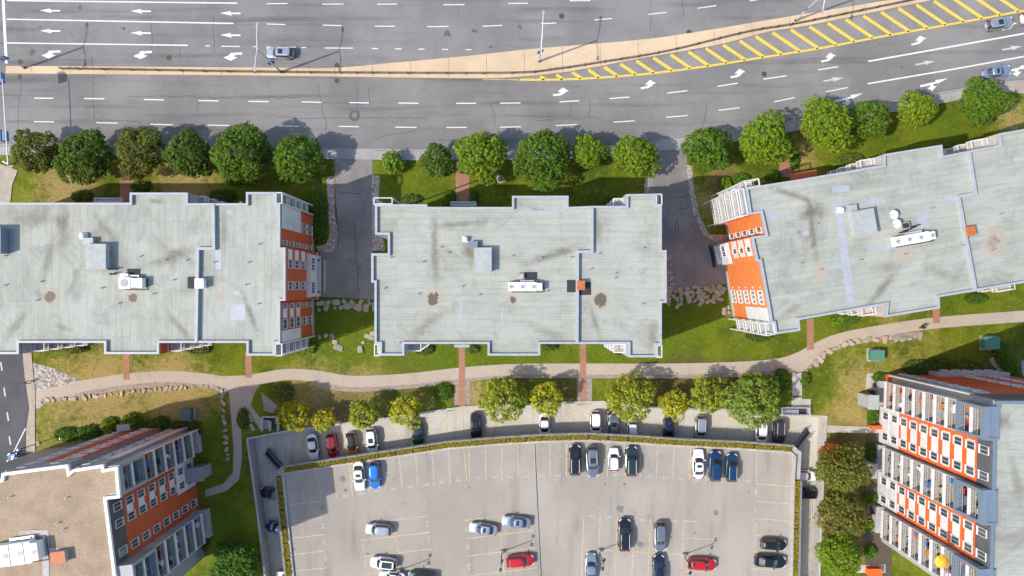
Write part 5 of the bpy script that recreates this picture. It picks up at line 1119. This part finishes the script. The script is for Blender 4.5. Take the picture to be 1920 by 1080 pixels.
# ------------------------------------------------------------------ the two tall towers
def tower(label, pts, zr, roofmat, parmat, wallmat, core):
    pw = poly_w(pts, zr); cx = sum(p[0] for p in pw)/len(pw); cy = sum(p[1] for p in pw)/len(pw)
    rt = empty('apartment_tower', (cx, cy, 0), label, 'building', 'tall apartment towers')
    MB().prism(poly_w(core, zr), -.3, zr-.75, top=False).build('wall', M[wallmat], rt); MB().prism(inset(pw, .01), zr-.8, zr-.45).build('roof_slab', M[wallmat], rt)
    rf = MB().sheet(inset(pw, .02), zr-.42).build('roof', roofmat, rt)
    ring(pw, .36, zr-.5, zr).build('parapet', M[parmat], rt); return rt, rf
def furn(parent, p, i, rz):
    """small bits on balconies"""
    rr = random.Random(i); k = rr.randrange(6); col = rr.choice(['dark','orange_paint','green_box','white_metal','wood','blue','taillamp','steelgrey'])
    if k < 2:
        mb = MB().box(p+Vector((0,0,.42)), (.5,.5,.08), rz).box(p+Vector((0,.22,.7)), (.5,.07,.5), rz)
        for a in (-.2,.2):
            for b in (-.2,.2): mb.tube(p+Vector((a,b,0)), p+Vector((a,b,.42)), .025, n=5)
        mb.build('chair', M[col], parent, origin=wloc(parent))
    elif k == 2: MB().tube(p+Vector((0,0,.68)), p+Vector((0,0,.72)), .4, n=14).tube(p, p+Vector((0,0,.68)), .05, n=6).build('table', M[col], parent, origin=wloc(parent))
    elif k == 3: MB().tube(p, p+Vector((0,0,.4)), .16, .22, 10).build('planter_pot', M['wood'], parent, origin=wloc(parent))
    else: MB().box(p+Vector((0,0,.35)), (.75,.4,.7), rz).build('cabinet', M[col], parent, origin=wloc(parent))
def balcony_block(rt, A, u, n_, s0, s1, nf, fh, z0, depth, frame_from, framemat, seed):
    rz = math.atan2(u.y, u.x); rr = random.Random(seed); ztop = z0+nf*fh
    for f in range(1, nf):
        z = z0+f*fh; c = A+u*((s0+s1)/2)+n_*(depth/2)
        o = MB().box((c.x,c.y,z-.10), (s1-s0-.1, depth, .2), rz).build('balcony', M['wood'], rt)
        e = c+n_*(depth/2); MB().box((e.x,e.y,z-.06), (s1-s0, .22, .40), rz).build('fascia', M['panel'], o, origin=wloc(o))
        mb = MB(); P0 = A+u*(s0+.05)+n_*(depth-.06); P1 = A+u*(s1-.05)+n_*(depth-.06)
        for h in (.25,.65,1.08): mb.tube(P0+Vector((0,0,z+h)), P1+Vector((0,0,z+h)), .022 if h < 1 else .04, n=5)
        for q in range(9): p = P0.lerp(P1, q/8); mb.tube(p+Vector((0,0,z)), p+Vector((0,0,z+1.08)), .022, n=5)
        mb.build('railing', M['steelgrey'], o, origin=wloc(o))
        for q in range(rr.randrange(2, 6)):
            furn(o, A+u*(s0+(s1-s0)*rr.uniform(.15,.85))+n_*rr.uniform(.5, depth-.5)+Vector((0,0,z+.005)), rr.randrange(10**6), rz)
        for s in (s0+.05, s1-.05):
            c2 = A+u*s+n_*(depth/2)
            if f < frame_from: MB().box((c2.x,c2.y,z+fh/2-.1), (.14, depth, fh-.25), rz).build('screen_wall', M['greypanel'], o, origin=wloc(o))
        w0 = A+u*((s0+s1)/2); window(rt, A, u, n_, (s0+s1)/2, z+1.15, (s1-s0)*.6, 2.1, frame='panel', mull=2)
    zf = z0+frame_from*fh-.25; fr = MB(); c = lambda s, d: A+u*s+n_*d
    for s in (s0+.2, s1-.2): p = c(s, depth/2+.1); fr.box((p.x,p.y,(zf+ztop)/2), (.4, depth+.2, ztop-zf), rz)
    p = c((s0+s1)/2, depth/2+.1); fr.box((p.x,p.y,zf+.15), (s1-s0-.8, depth+.2, .5), rz); p = c((s0+s1)/2, depth/2+.1); fr.box((p.x,p.y,ztop-.30), (s1-s0-.8, depth+.2, .55), rz)
    fr.build('balcony_frame', M[framemat], rt)
    base = MB(); p = c((s0+s1)/2, depth/2); base.box((p.x,p.y,z0/2+.3), (s1-s0-.2, depth-.2, z0+.6), rz); base.build('porch', M['greypanel'], rt)
def recess(rt, A, u, n_, s0, s1, nf, fh, z0, mats, wcols, panel_spans):
    """mats: list of (floor0, floor1, material)"""
    for f0, f1, m in mats: clad(rt, A, u, n_, s0, s1, (z0+f0*fh) if f0 else 0.0, z0+f1*fh-.003, m, .10, 'cladding')
    for f in range(nf):
        z = z0+f*fh; top = f == nf-1
        for (a, b) in panel_spans:
            if not top: clad(rt, A+n_*.1, u, n_, a, b, z+.62, z+2.15, 'panel', .05)
        for s in wcols: window(rt, A+n_*.1, u, n_, s, z+1.4, 1.05, 1.65, pane='winglass')
# tower at the lower right: orange, ten storeys
Z5 = 26.2; k5 = (H-Z5)/F
B5 = [(1852,763),(1850,826),(1863,827),(1861,918),(1847,919),(1845,985),(1859,986),(1857,1066),(1841,1068),(1838,1160),(2160,1160),(2160,752),(1870,752),(1870,762)]
m5 = roof_mat('membrane_tower', None, .04, 7, .85, [], [(1875,790,Z5-.42,1.6,1.2,0,.5),(1905,900,Z5-.42,.6,4,.2,.3)])
t5, rf5 = tower('tall orange and white apartment tower with balconies at the lower right', B5, Z5, m5, 'bluegrey', 'greypanel', [(1877,763),(1875,826),(1863,827),(1861,918),(1872,919),(1870,985),(1859,986),(1857,1066),(1868,1067),(1864,1160),(2160,1160),(2160,752),(1877,752)])
A, u, L = wall_frame((1863,763),(1853,1150), Z5); n5 = wn(u); fh = 2.55; z0 = .6; sp = lambda y: (y-763)*k5
OM = [(0,2,'panel'),(2,9,'orange'),(9,10,'darkbrick')]
for i, (a, b) in enumerate(((763,826),(919,985),(1068,1135))): balcony_block(t5, A-n5*.85, u, n5, sp(a)+.05, sp(b), 10, fh, z0, 1.75, 8, 'bluegrey', 900+i)
for i, (a, b) in enumerate(((827,918),(986,1067))):
    s0, s1 = sp(a)+.1, sp(b)-.1; recess(t5, A, u, n5, s0, s1, 10, fh, z0, OM, [s0+(s1-s0)*.22, s0+(s1-s0)*.78], [(s0+.5, s1-.5)])
for i, y in enumerate((812, 975)):
    p = A+u*sp(y)+n5*2.9; MB().box((p.x,p.y,3.6), (2.2,1.6,.2), math.atan2(u.y,u.x)).box((p.x,p.y,1.7), (1.9,1.3,3.4), math.atan2(u.y,u.x)).build('entrance_canopy', M['roof_box'], t5)
A, u, L = wall_frame((1870,752),(2150,752), Z5); nN = Vector((0,1,0))
for s0, s1, m, f0, f1 in ((0,.9,'panel',0,8),(.9,3.6,'bluegrey',0,8),(3.6,9.4,'redbrick',0,8),(9.4,18,'redbrick',1,8),(0,18,'darkbrick',8,10)):
    clad(t5, A, u, nN, s0, s1, z0+f0*fh if f0 else 0, z0+f1*fh-.01, m, .12 if m != 'redbrick' else .09, 'cladding')
for f in range(8): window(t5, A+nN*.12, u, nN, 2.2, z0+f*fh+1.4, 1.2, 1.6, pane='winglass')
for f in range(8):
    for s in (11,14.5): window(t5, A+nN*.1, u, nN, s, z0+f*fh+1.4, 1.4, 1.6, pane='winglass')
c = A+u*12+nN*.35; MB().box((c.x,c.y,1.6), (11,.7,3.2)).build('ground_floor_bay', M['greypanel'], t5)
for i in range(5): window(t5, A+nN*.7+u*8, u, nN, .8+i*1.7, 1.8, 1.2, 1.5, pane='winglass')
# small garden wing walls at the tower foot
A0 = W(1640,790); 
for (x0,y0,x1,y1,h) in ((1628,796,1648,803,1.0),(1622,1062,1648,1075,1.0),(1655,702,1670,712,1.6)):
    P = Wp([(x0,y0),(x1,y0),(x1,y1),(x0,y1)]); MB().prism([(p.x,p.y) for p in P], 0, h).build('garden_wall', M['orange'], t5)
# yellow umbrella on a balcony of the orange tower
def umbrella(px, py, z, r, mat, label, nribs=6):
    b = W(px, py, z+2.0); rt = empty('umbrella', (b.x,b.y,z), label, 'umbrella'); mb = MB(); n = nribs*2; apex = Vector((b.x,b.y,z+2.2))
    rim = [Vector((b.x+r*(1 if i%2==0 else .93)*math.cos(2*math.pi*i/n), b.y+r*(1 if i%2==0 else .93)*math.sin(2*math.pi*i/n), z+1.75+(0 if i%2==0 else .05))) for i in range(n)]
    mid = [apex.lerp(p, .55)+Vector((0,0,.08)) for p in rim]
    for i in range(n):
        j = (i+1)%n; mb.face([apex, mid[i], mid[j]]); mb.face([mid[i], rim[i], rim[j], mid[j]])
    mb.build('canopy', mat, rt); MB().tube((b.x,b.y,z),(b.x,b.y,z+2.2),.03,n=8).build('shaft', M['galv'], rt)
    for i in range(0, n, 2): MB().tube(apex-Vector((0,0,.05)), rim[i]-Vector((0,0,.01)), .012, n=5).build('rib', M['galv'], rt)
    return rt
umbrella(1768,1054,z0+8*fh,.95,plain('umb_yellow',(0.75,0.42,0.02),.7),'yellow octagonal umbrella on a framed balcony of the orange tower',4)
umbrella(1142,772,LOW,.62,plain('umb_plum',(0.07,0.02,0.05),.35),'plum coloured umbrella in the sunken lane above the grey sedan',4)

# tower at the lower left: gravel roof, eight storeys
Z4 = 23.8; k4 = (H-Z4)/F
B4 = [(-160,925),(1,899),(3,887),(127,871),(130,885),(137,880),(193,871),(195,880),(220,875),(225,934),(199,937),(229.4,1180),(-160,1180)]
t4, rf4 = tower('grey and red apartment tower with a tan gravel roof at the lower left', B4, Z4, M['gravelroof'], 'parapet_white', 'steelgrey', [(-160,925),(1,899),(3,887),(127,871),(130,885),(137,880),(193,871),(199,937),(229.4,1180),(-160,1180)])
A, u, L = wall_frame((191.4,876),(225.6,1150), Z4); n4 = Vector((u.y,-u.x,0)); n4 = n4 if n4.x > 0 else -n4; fh4 = 2.85; sp = lambda y: (y-876)*k4
balcony_block(t4, A, u, n4, sp(876)+.05, sp(934), 8, fh4, z0, 1.75, 6, 'steelgrey', 950)
balcony_block(t4, A, u, n4, sp(1066), sp(1135), 8, fh4, z0, 1.75, 6, 'steelgrey', 951)
s0, s1 = sp(936)+.1, sp(1066)-.1
recess(t4, A, u, n4, s0, s1, 8, fh4, z0, [(0,1,'redbrick'),(1,3,'redbrick'),(3,7,'redbrick'),(7,8,'darkbrick')], [s0+(s1-s0)*.17, s0+(s1-s0)*.42, s0+(s1-s0)*.85], [(s0+(s1-s0)*.22, s0+(s1-s0)*.36)])
clad(t4, A+n4*.1, u, n4, s0, s0+(s1-s0)*.55, .3, z0+2*fh4, 'panel', .06); c = A+u*sp(975)+n4*1.6; MB().box((c.x,c.y,3.4), (2.2,2.6,.2), math.atan2(u.y,u.x)).box((c.x,c.y,1.6), (1.8,2.2,3.2), math.atan2(u.y,u.x)).build('entrance_canopy', M['steelgrey'], t4)
# its north wall: strips of brick, grey and white with a window on every floor
A, u, L = wall_frame((3,887),(127,871), Z4); nN4 = Vector((-u.y,u.x,0)); nN4 = nN4 if nN4.y > 0 else -nN4
def strips(A, u, L, spec, wins, panels):
    clad(t4, A, u, nN4, 0, L, z0+7*fh4, Z4-.6, 'steelgrey', .10, 'cladding')
    for a, b, m in spec: clad(t4, A, u, nN4, L*a+.01, L*b-.01, 0, z0+7*fh4-.02, m, .10 if m == 'redbrick' else .13, 'cladding')
    for f in range(8):
        for s in wins: window(t4, A+nN4*.12, u, nN4, L*s, z0+f*fh4+1.4, 1.1, 1.5, pane='winglass')
        if f < 7:
            for a, b in panels: clad(t4, A+nN4*.1, u, nN4, L*a, L*b, z0+f*fh4+.5, z0+f*fh4+2.2, 'panel', .06)
strips(A, u, L, [(0,.34,'greypanel'),(.34,1,'redbrick')], (.2,.72), ((.77,.90),))
A, u, L = wall_frame((137,880),(193,871), Z4)
strips(A, u, L, [(0,.58,'redbrick'),(.58,1,'panel')], (.25,), ((.36,.5),))
A, u, L = wall_frame((195,880),(220,875), Z4); clad(t4, A, u, nN4, 0, L-.1, 0, Z4-.6, 'redbrick', .08, 'cladding'); clad(t4, A, u, nN4, L*.55, L-.1, 0, z0+7*fh4, 'panel', .14, 'cladding')
pad(rf4, 36,994,92,1004,'conc',Z4-.42,'paver_walk'); pad(rf4, 80,1005,92,1120,'conc',Z4-.42,'paver_walk'); pad(rf4, 92,1027,118,1036,'conc',Z4-.42,'paver_walk')
ahu('white ribbed air handler on the gravel roof', -22,1020,72,1060,1.4,7,math.radians(8),z=Z4-.42); roof_box('rust topped box beside the paver walk on the gravel roof', 96,1035,122,1056,.8,math.radians(8),'steelgrey','vent_box','vent',Z4-.42,'rust_box')
vent_pipes(rf4, [(20,931),(126,933),(110,980),(120,992)], Z4-.42)
# glass entrance hood north of the gravel tower
hb = W(231,802,2.6); hr = empty('entrance_hood', (hb.x,hb.y,0), 'small grey glazed entrance hood on the hedge side of the gravel roofed tower', 'hood')
MB().box((hb.x,hb.y,2.6), (2.0,1.0,.12), .14).build('roof', M['steelgrey'], hr)
for dx in (-.9,.9):
    for dy in (-.4,.4): MB().tube((hb.x+dx,hb.y+dy,0),(hb.x+dx,hb.y+dy,2.6),.05,n=6).build('post', M['galv'], hr)

# ------------------------------------------------------------------ street furniture
def street_lamp(px, py, label, top=10.5, armn=3.0, arms=2.6, sign=True, dirv=(0.05,1.0)):
    b = W(px, py, .15); rt = empty('street_lamp', b, label, 'street lamp', 'double armed boulevard lamps'); d = Vector((*dirv,0)).normalized()
    MB().tube(b, b+Vector((0,0,.5)), .22, .2, 10).build('base', M['iron'], rt); MB().tube(b+Vector((0,0,.5)), b+Vector((0,0,top)), .17, .11, 10).build('pole', M['galv'], rt)
    for s, ln in ((1,armn),(-1,arms)):
        t = b+Vector((0,0,top)); e = t+d*(s*ln)+Vector((0,0,.5)); m_ = t+d*(s*ln*.5)+Vector((0,0,.4))
        MB().tube(t, m_, .06, .05, 8).tube(m_, e, .05, .045, 8).build('arm', M['white_metal'], rt)
        h = MB(); h.box(e+d*(s*.3), (.7,.28,.14), math.atan2(d.y,d.x)); h.build('lamp_head', M['parapet'], rt)
    if sign: MB().box(b+Vector((.0,.0,4.6)), (.95,.09,1.1), .4).build('banner', M['blue'], rt)
street_lamp(527,135,'double armed street lamp with blue banner beside the driving silver SUV'); street_lamp(1011,115,'double armed street lamp on the wide part of the tan median',sign=True); street_lamp(1492,38,'double armed street lamp at the narrow east end of the median',dirv=(0.2,1.0)); street_lamp(47,127,'double armed street lamp on the west tip of the median',dirv=(0.05,1))
gl = W(72,831); gr = empty('globe_lamp', gl, 'black post lamp with white globe beside the side street', 'lamp post')
MB().box(gl+Vector((0,0,.1)), (.5,.5,.2)).build('footing', M['conc'], gr); MB().tube(gl, gl+Vector((0,0,4.4)), .07, n=8).build('pole', M['black_metal'], gr)
bm = bmesh.new(); bmesh.ops.create_icosphere(bm, subdivisions=3, radius=.24); me = bpy.data.meshes.new('globe'); bm.to_mesh(me); bm.free(); me.materials.append(M['white_metal']); inst('globe', me, gr, (0,0,4.6))
sb = W(62,317); sr = empty('traffic_signal', sb, 'traffic signal mast arm reaching over the road from under the corner tree', 'traffic signal')
MB().tube(sb, sb+Vector((0,0,6.6)), .16, .12, 10).build('pole', M['galv'], sr); e0 = W(15,308,6.5); e1 = W(4,148,6.7); MB().tube(sb+Vector((0,0,6.5)), e0, .09, n=8).tube(e0, e1, .09, .06, 8).build('mast_arm', M['white_metal'], sr)
for x, y in ((10,255),(3,146)):
    p = W(x, y, 6.2); MB().box(p, (.42,1.5,.9), .05).build('signal_head', M['signal'], sr); MB().box(p+Vector((-.3,0,0)), (.08,1.7,1.1), .05).build('back_plate', M['dark'], sr)
# median fence: every post a piece, rails between
FL = smoothline([(120,131),(300,134),(480,137),(700,139),(960,139),(1040,132),(1120,120),(1250,98),(1400,62),(1500,45),(1720,0),(1800,-16)], 8); fw = [Vector((*p.xy, .15)) for p in Wp(FL)]
fr = empty('median_fence', fw[0], 'long dark iron fence running along the tan median', 'fence')
acc = 99
for a, b in zip(fw, fw[1:]):
    mb = MB()
    for h in (.2,.65,1.1): mb.tube(a+Vector((0,0,h)), b+Vector((0,0,h)), .035, n=5)
    n = max(2, int((b-a).length/.16))
    for q in range(n): p = a.lerp(b, q/n); mb.tube(p+Vector((0,0,.2)), p+Vector((0,0,1.1)), .012, n=4, cap=False)
    mb.build('rail_panel', M['black_metal'], fr)
    acc += (b-a).length
    if acc >= 2.4: acc = 0; MB().box(a+Vector((0,0,.62)), (.11,.11,1.25)).build('post', M['black_metal'], fr)
# green utility boxes
def util_box(label, pad_px, box_px, mat, h=1.3, padmat='conc'):
    p = Wp([(pad_px[0],pad_px[1]),(pad_px[2],pad_px[1]),(pad_px[2],pad_px[3]),(pad_px[0],pad_px[3])]); c = sum(p, Vector())/4; rt = empty('utility_box', c, label, 'utility box')
    MB().prism([(q.x,q.y) for q in p], 0, .2).build('concrete_pad', M[padmat], rt)
    q = [(v.x,v.y) for v in Wp([(box_px[0],box_px[1]),(box_px[2],box_px[1]),(box_px[2],box_px[3]),(box_px[0],box_px[3])], h)]; MB().prism(q, .2, h).build('cabinet', M[mat], rt)
    MB().prism(inset(q, -.06), h, h+.07).build('lid', M[mat], rt)
    a = Vector((*q[0],h*.6)); MB().box(a+Vector((-.04,-.5,0)), (.06,.14,.2)).build('handle', M['dark'], rt)
util_box('green utility cabinet on a pale pad just below the path bend', (1625,653,1650,677), (1634,657,1658,676), 'green_box'); util_box('green utility cabinet on a pale pad on the far right lawn', (1837,629,1866,656), (1847,632,1874,654), 'green_box'); util_box('dark green utility cabinet on the lawn by the gravel roofed tower', (346,765,367,786), (338,767,357,788), 'green_dark')
util_box('white utility box with orange lid in the hedge by the orange tower', (1780,683,1803,697), (1785,685,1800,695), 'orange_paint', .5)
util_box('tiny pale utility post near the hedge of the gravel roofed tower', (112,819,117,824), (112,819,117,824), 'white_metal', .7)
# ------------------------------------------------------------------ people: one skinned surface each
def person(px, py, rz, label, top, legs, stride=.22, lean=0.0, carry=None):
    b = W(px, py, .05); rt = empty('person', b, label, 'person', None, rz)
    def skin(name, J, E_, mat, parent, rootv=0):
        me = bpy.data.meshes.new(name); me.from_pydata([j[0] for j in J], E_, []); o = bpy.data.objects.new(name, me); C.objects.link(o)
        m_ = o.modifiers.new('skin', 'SKIN'); m_.use_smooth_shade = True
        for v, j in zip(me.skin_vertices[0].data, J): v.radius = (j[1], j[1] if len(j) < 3 else j[2])
        me.skin_vertices[0].data[rootv].use_root = True; s = o.modifiers.new('sub', 'SUBSURF'); s.levels = s.render_levels = 1
        bpy.context.view_layer.update(); me2 = bpy.data.meshes.new_from_object(o.evaluated_get(bpy.context.evaluated_depsgraph_get())); bpy.data.objects.remove(o)
        me2.name = name; me2.materials.clear(); me2.materials.append(mat); return inst(name, me2, parent)
    st = stride
    J = [((0,0,.95),.15),((0,0,1.2),.16),((.02,0,1.42),.15),((.03,0,1.52),.06),((.05,0,1.62),.09),((.06,0,1.74),.085),
         ((0,.10,.88),.10),((st*.6,.11,.5),.07),((st,.11,.1),.05),((st+.16,.12,.05),.045),((0,-.10,.88),.10),((-st*.3,-.11,.5),.07),((-st,-.11,.12),.05),((-st+.14,-.12,.05),.045),
         ((.0,.20,1.40),.07),((-.10,.27,1.15),.05),((.0,.29,.92),.04),((.05,.29,.84),.035),((.0,-.20,1.40),.07),((.12,-.27,1.15),.05),((.25,-.28,.98),.04),((.31,-.28,.93),.035)]
    Eg = [(0,1),(1,2),(2,3),(3,4),(4,5),(0,6),(6,7),(7,8),(8,9),(0,10),(10,11),(11,12),(12,13),(2,14),(14,15),(15,16),(16,17),(2,18),(18,19),(19,20),(20,21)]
    skin('body', J, Eg, top, rt)
    inst('hair', MB().tube((.05,0,1.66),(.045,0,1.80),.105,.08,12).tube((.045,0,1.80),(.045,0,1.84),.08,.03,12).mesh('hair', M['dark']), rt)
    skin('trousers', [((0,0,.96),.165),((0,.105,.86),.115),((st*.6,.11,.5),.085),((st,.11,.14),.065),((0,-.105,.86),.115),((-st*.3,-.11,.5),.085),((-st,-.11,.16),.065)], [(0,1),(1,2),(2,3),(0,4),(4,5),(5,6)], legs, rt)
    return rt
cl_navy = plain('cloth_navy', (0.02,0.025,0.06), .8); cl_black = plain('cloth_black', (0.02,0.02,0.022), .8); cl_grey = plain('cloth_grey', (0.35,0.35,0.38), .8)
person(54,717,math.radians(100),'person in grey top and navy trousers walking on the side street pavement',cl_grey,cl_navy)
person(1724,613,math.radians(15),'person in black walking on the garden path south of the eastern block',cl_black,cl_navy)
# patio chairs at the foot of the orange tower
for i, (x, y, lb) in enumerate(((1637,722,'dark patio chair on the north terrace of the orange tower'),(1633,734,'dark patio chair lower on the north terrace of the orange tower'),(1634,957,'dark patio chair by the middle shrubs of the orange tower'))):
    b = W(x, y, .03); rt = empty('patio_chair', b, lb, 'chair', 'patio chairs by the orange tower', i*.7)
    inst('seat', MB().box((0,0,.42), (.55,.55,.08)).mesh('seat', M['dark']), rt); inst('backrest', MB().box((-.26,0,.72), (.07,.55,.55)).mesh('backrest', M['dark']), rt)
    for a in (-.23,.23):
        for c_ in (-.23,.23): inst('leg', MB().tube((a,c_,0),(a,c_,.42),.025,n=6).mesh('leg', M['dark']), rt)
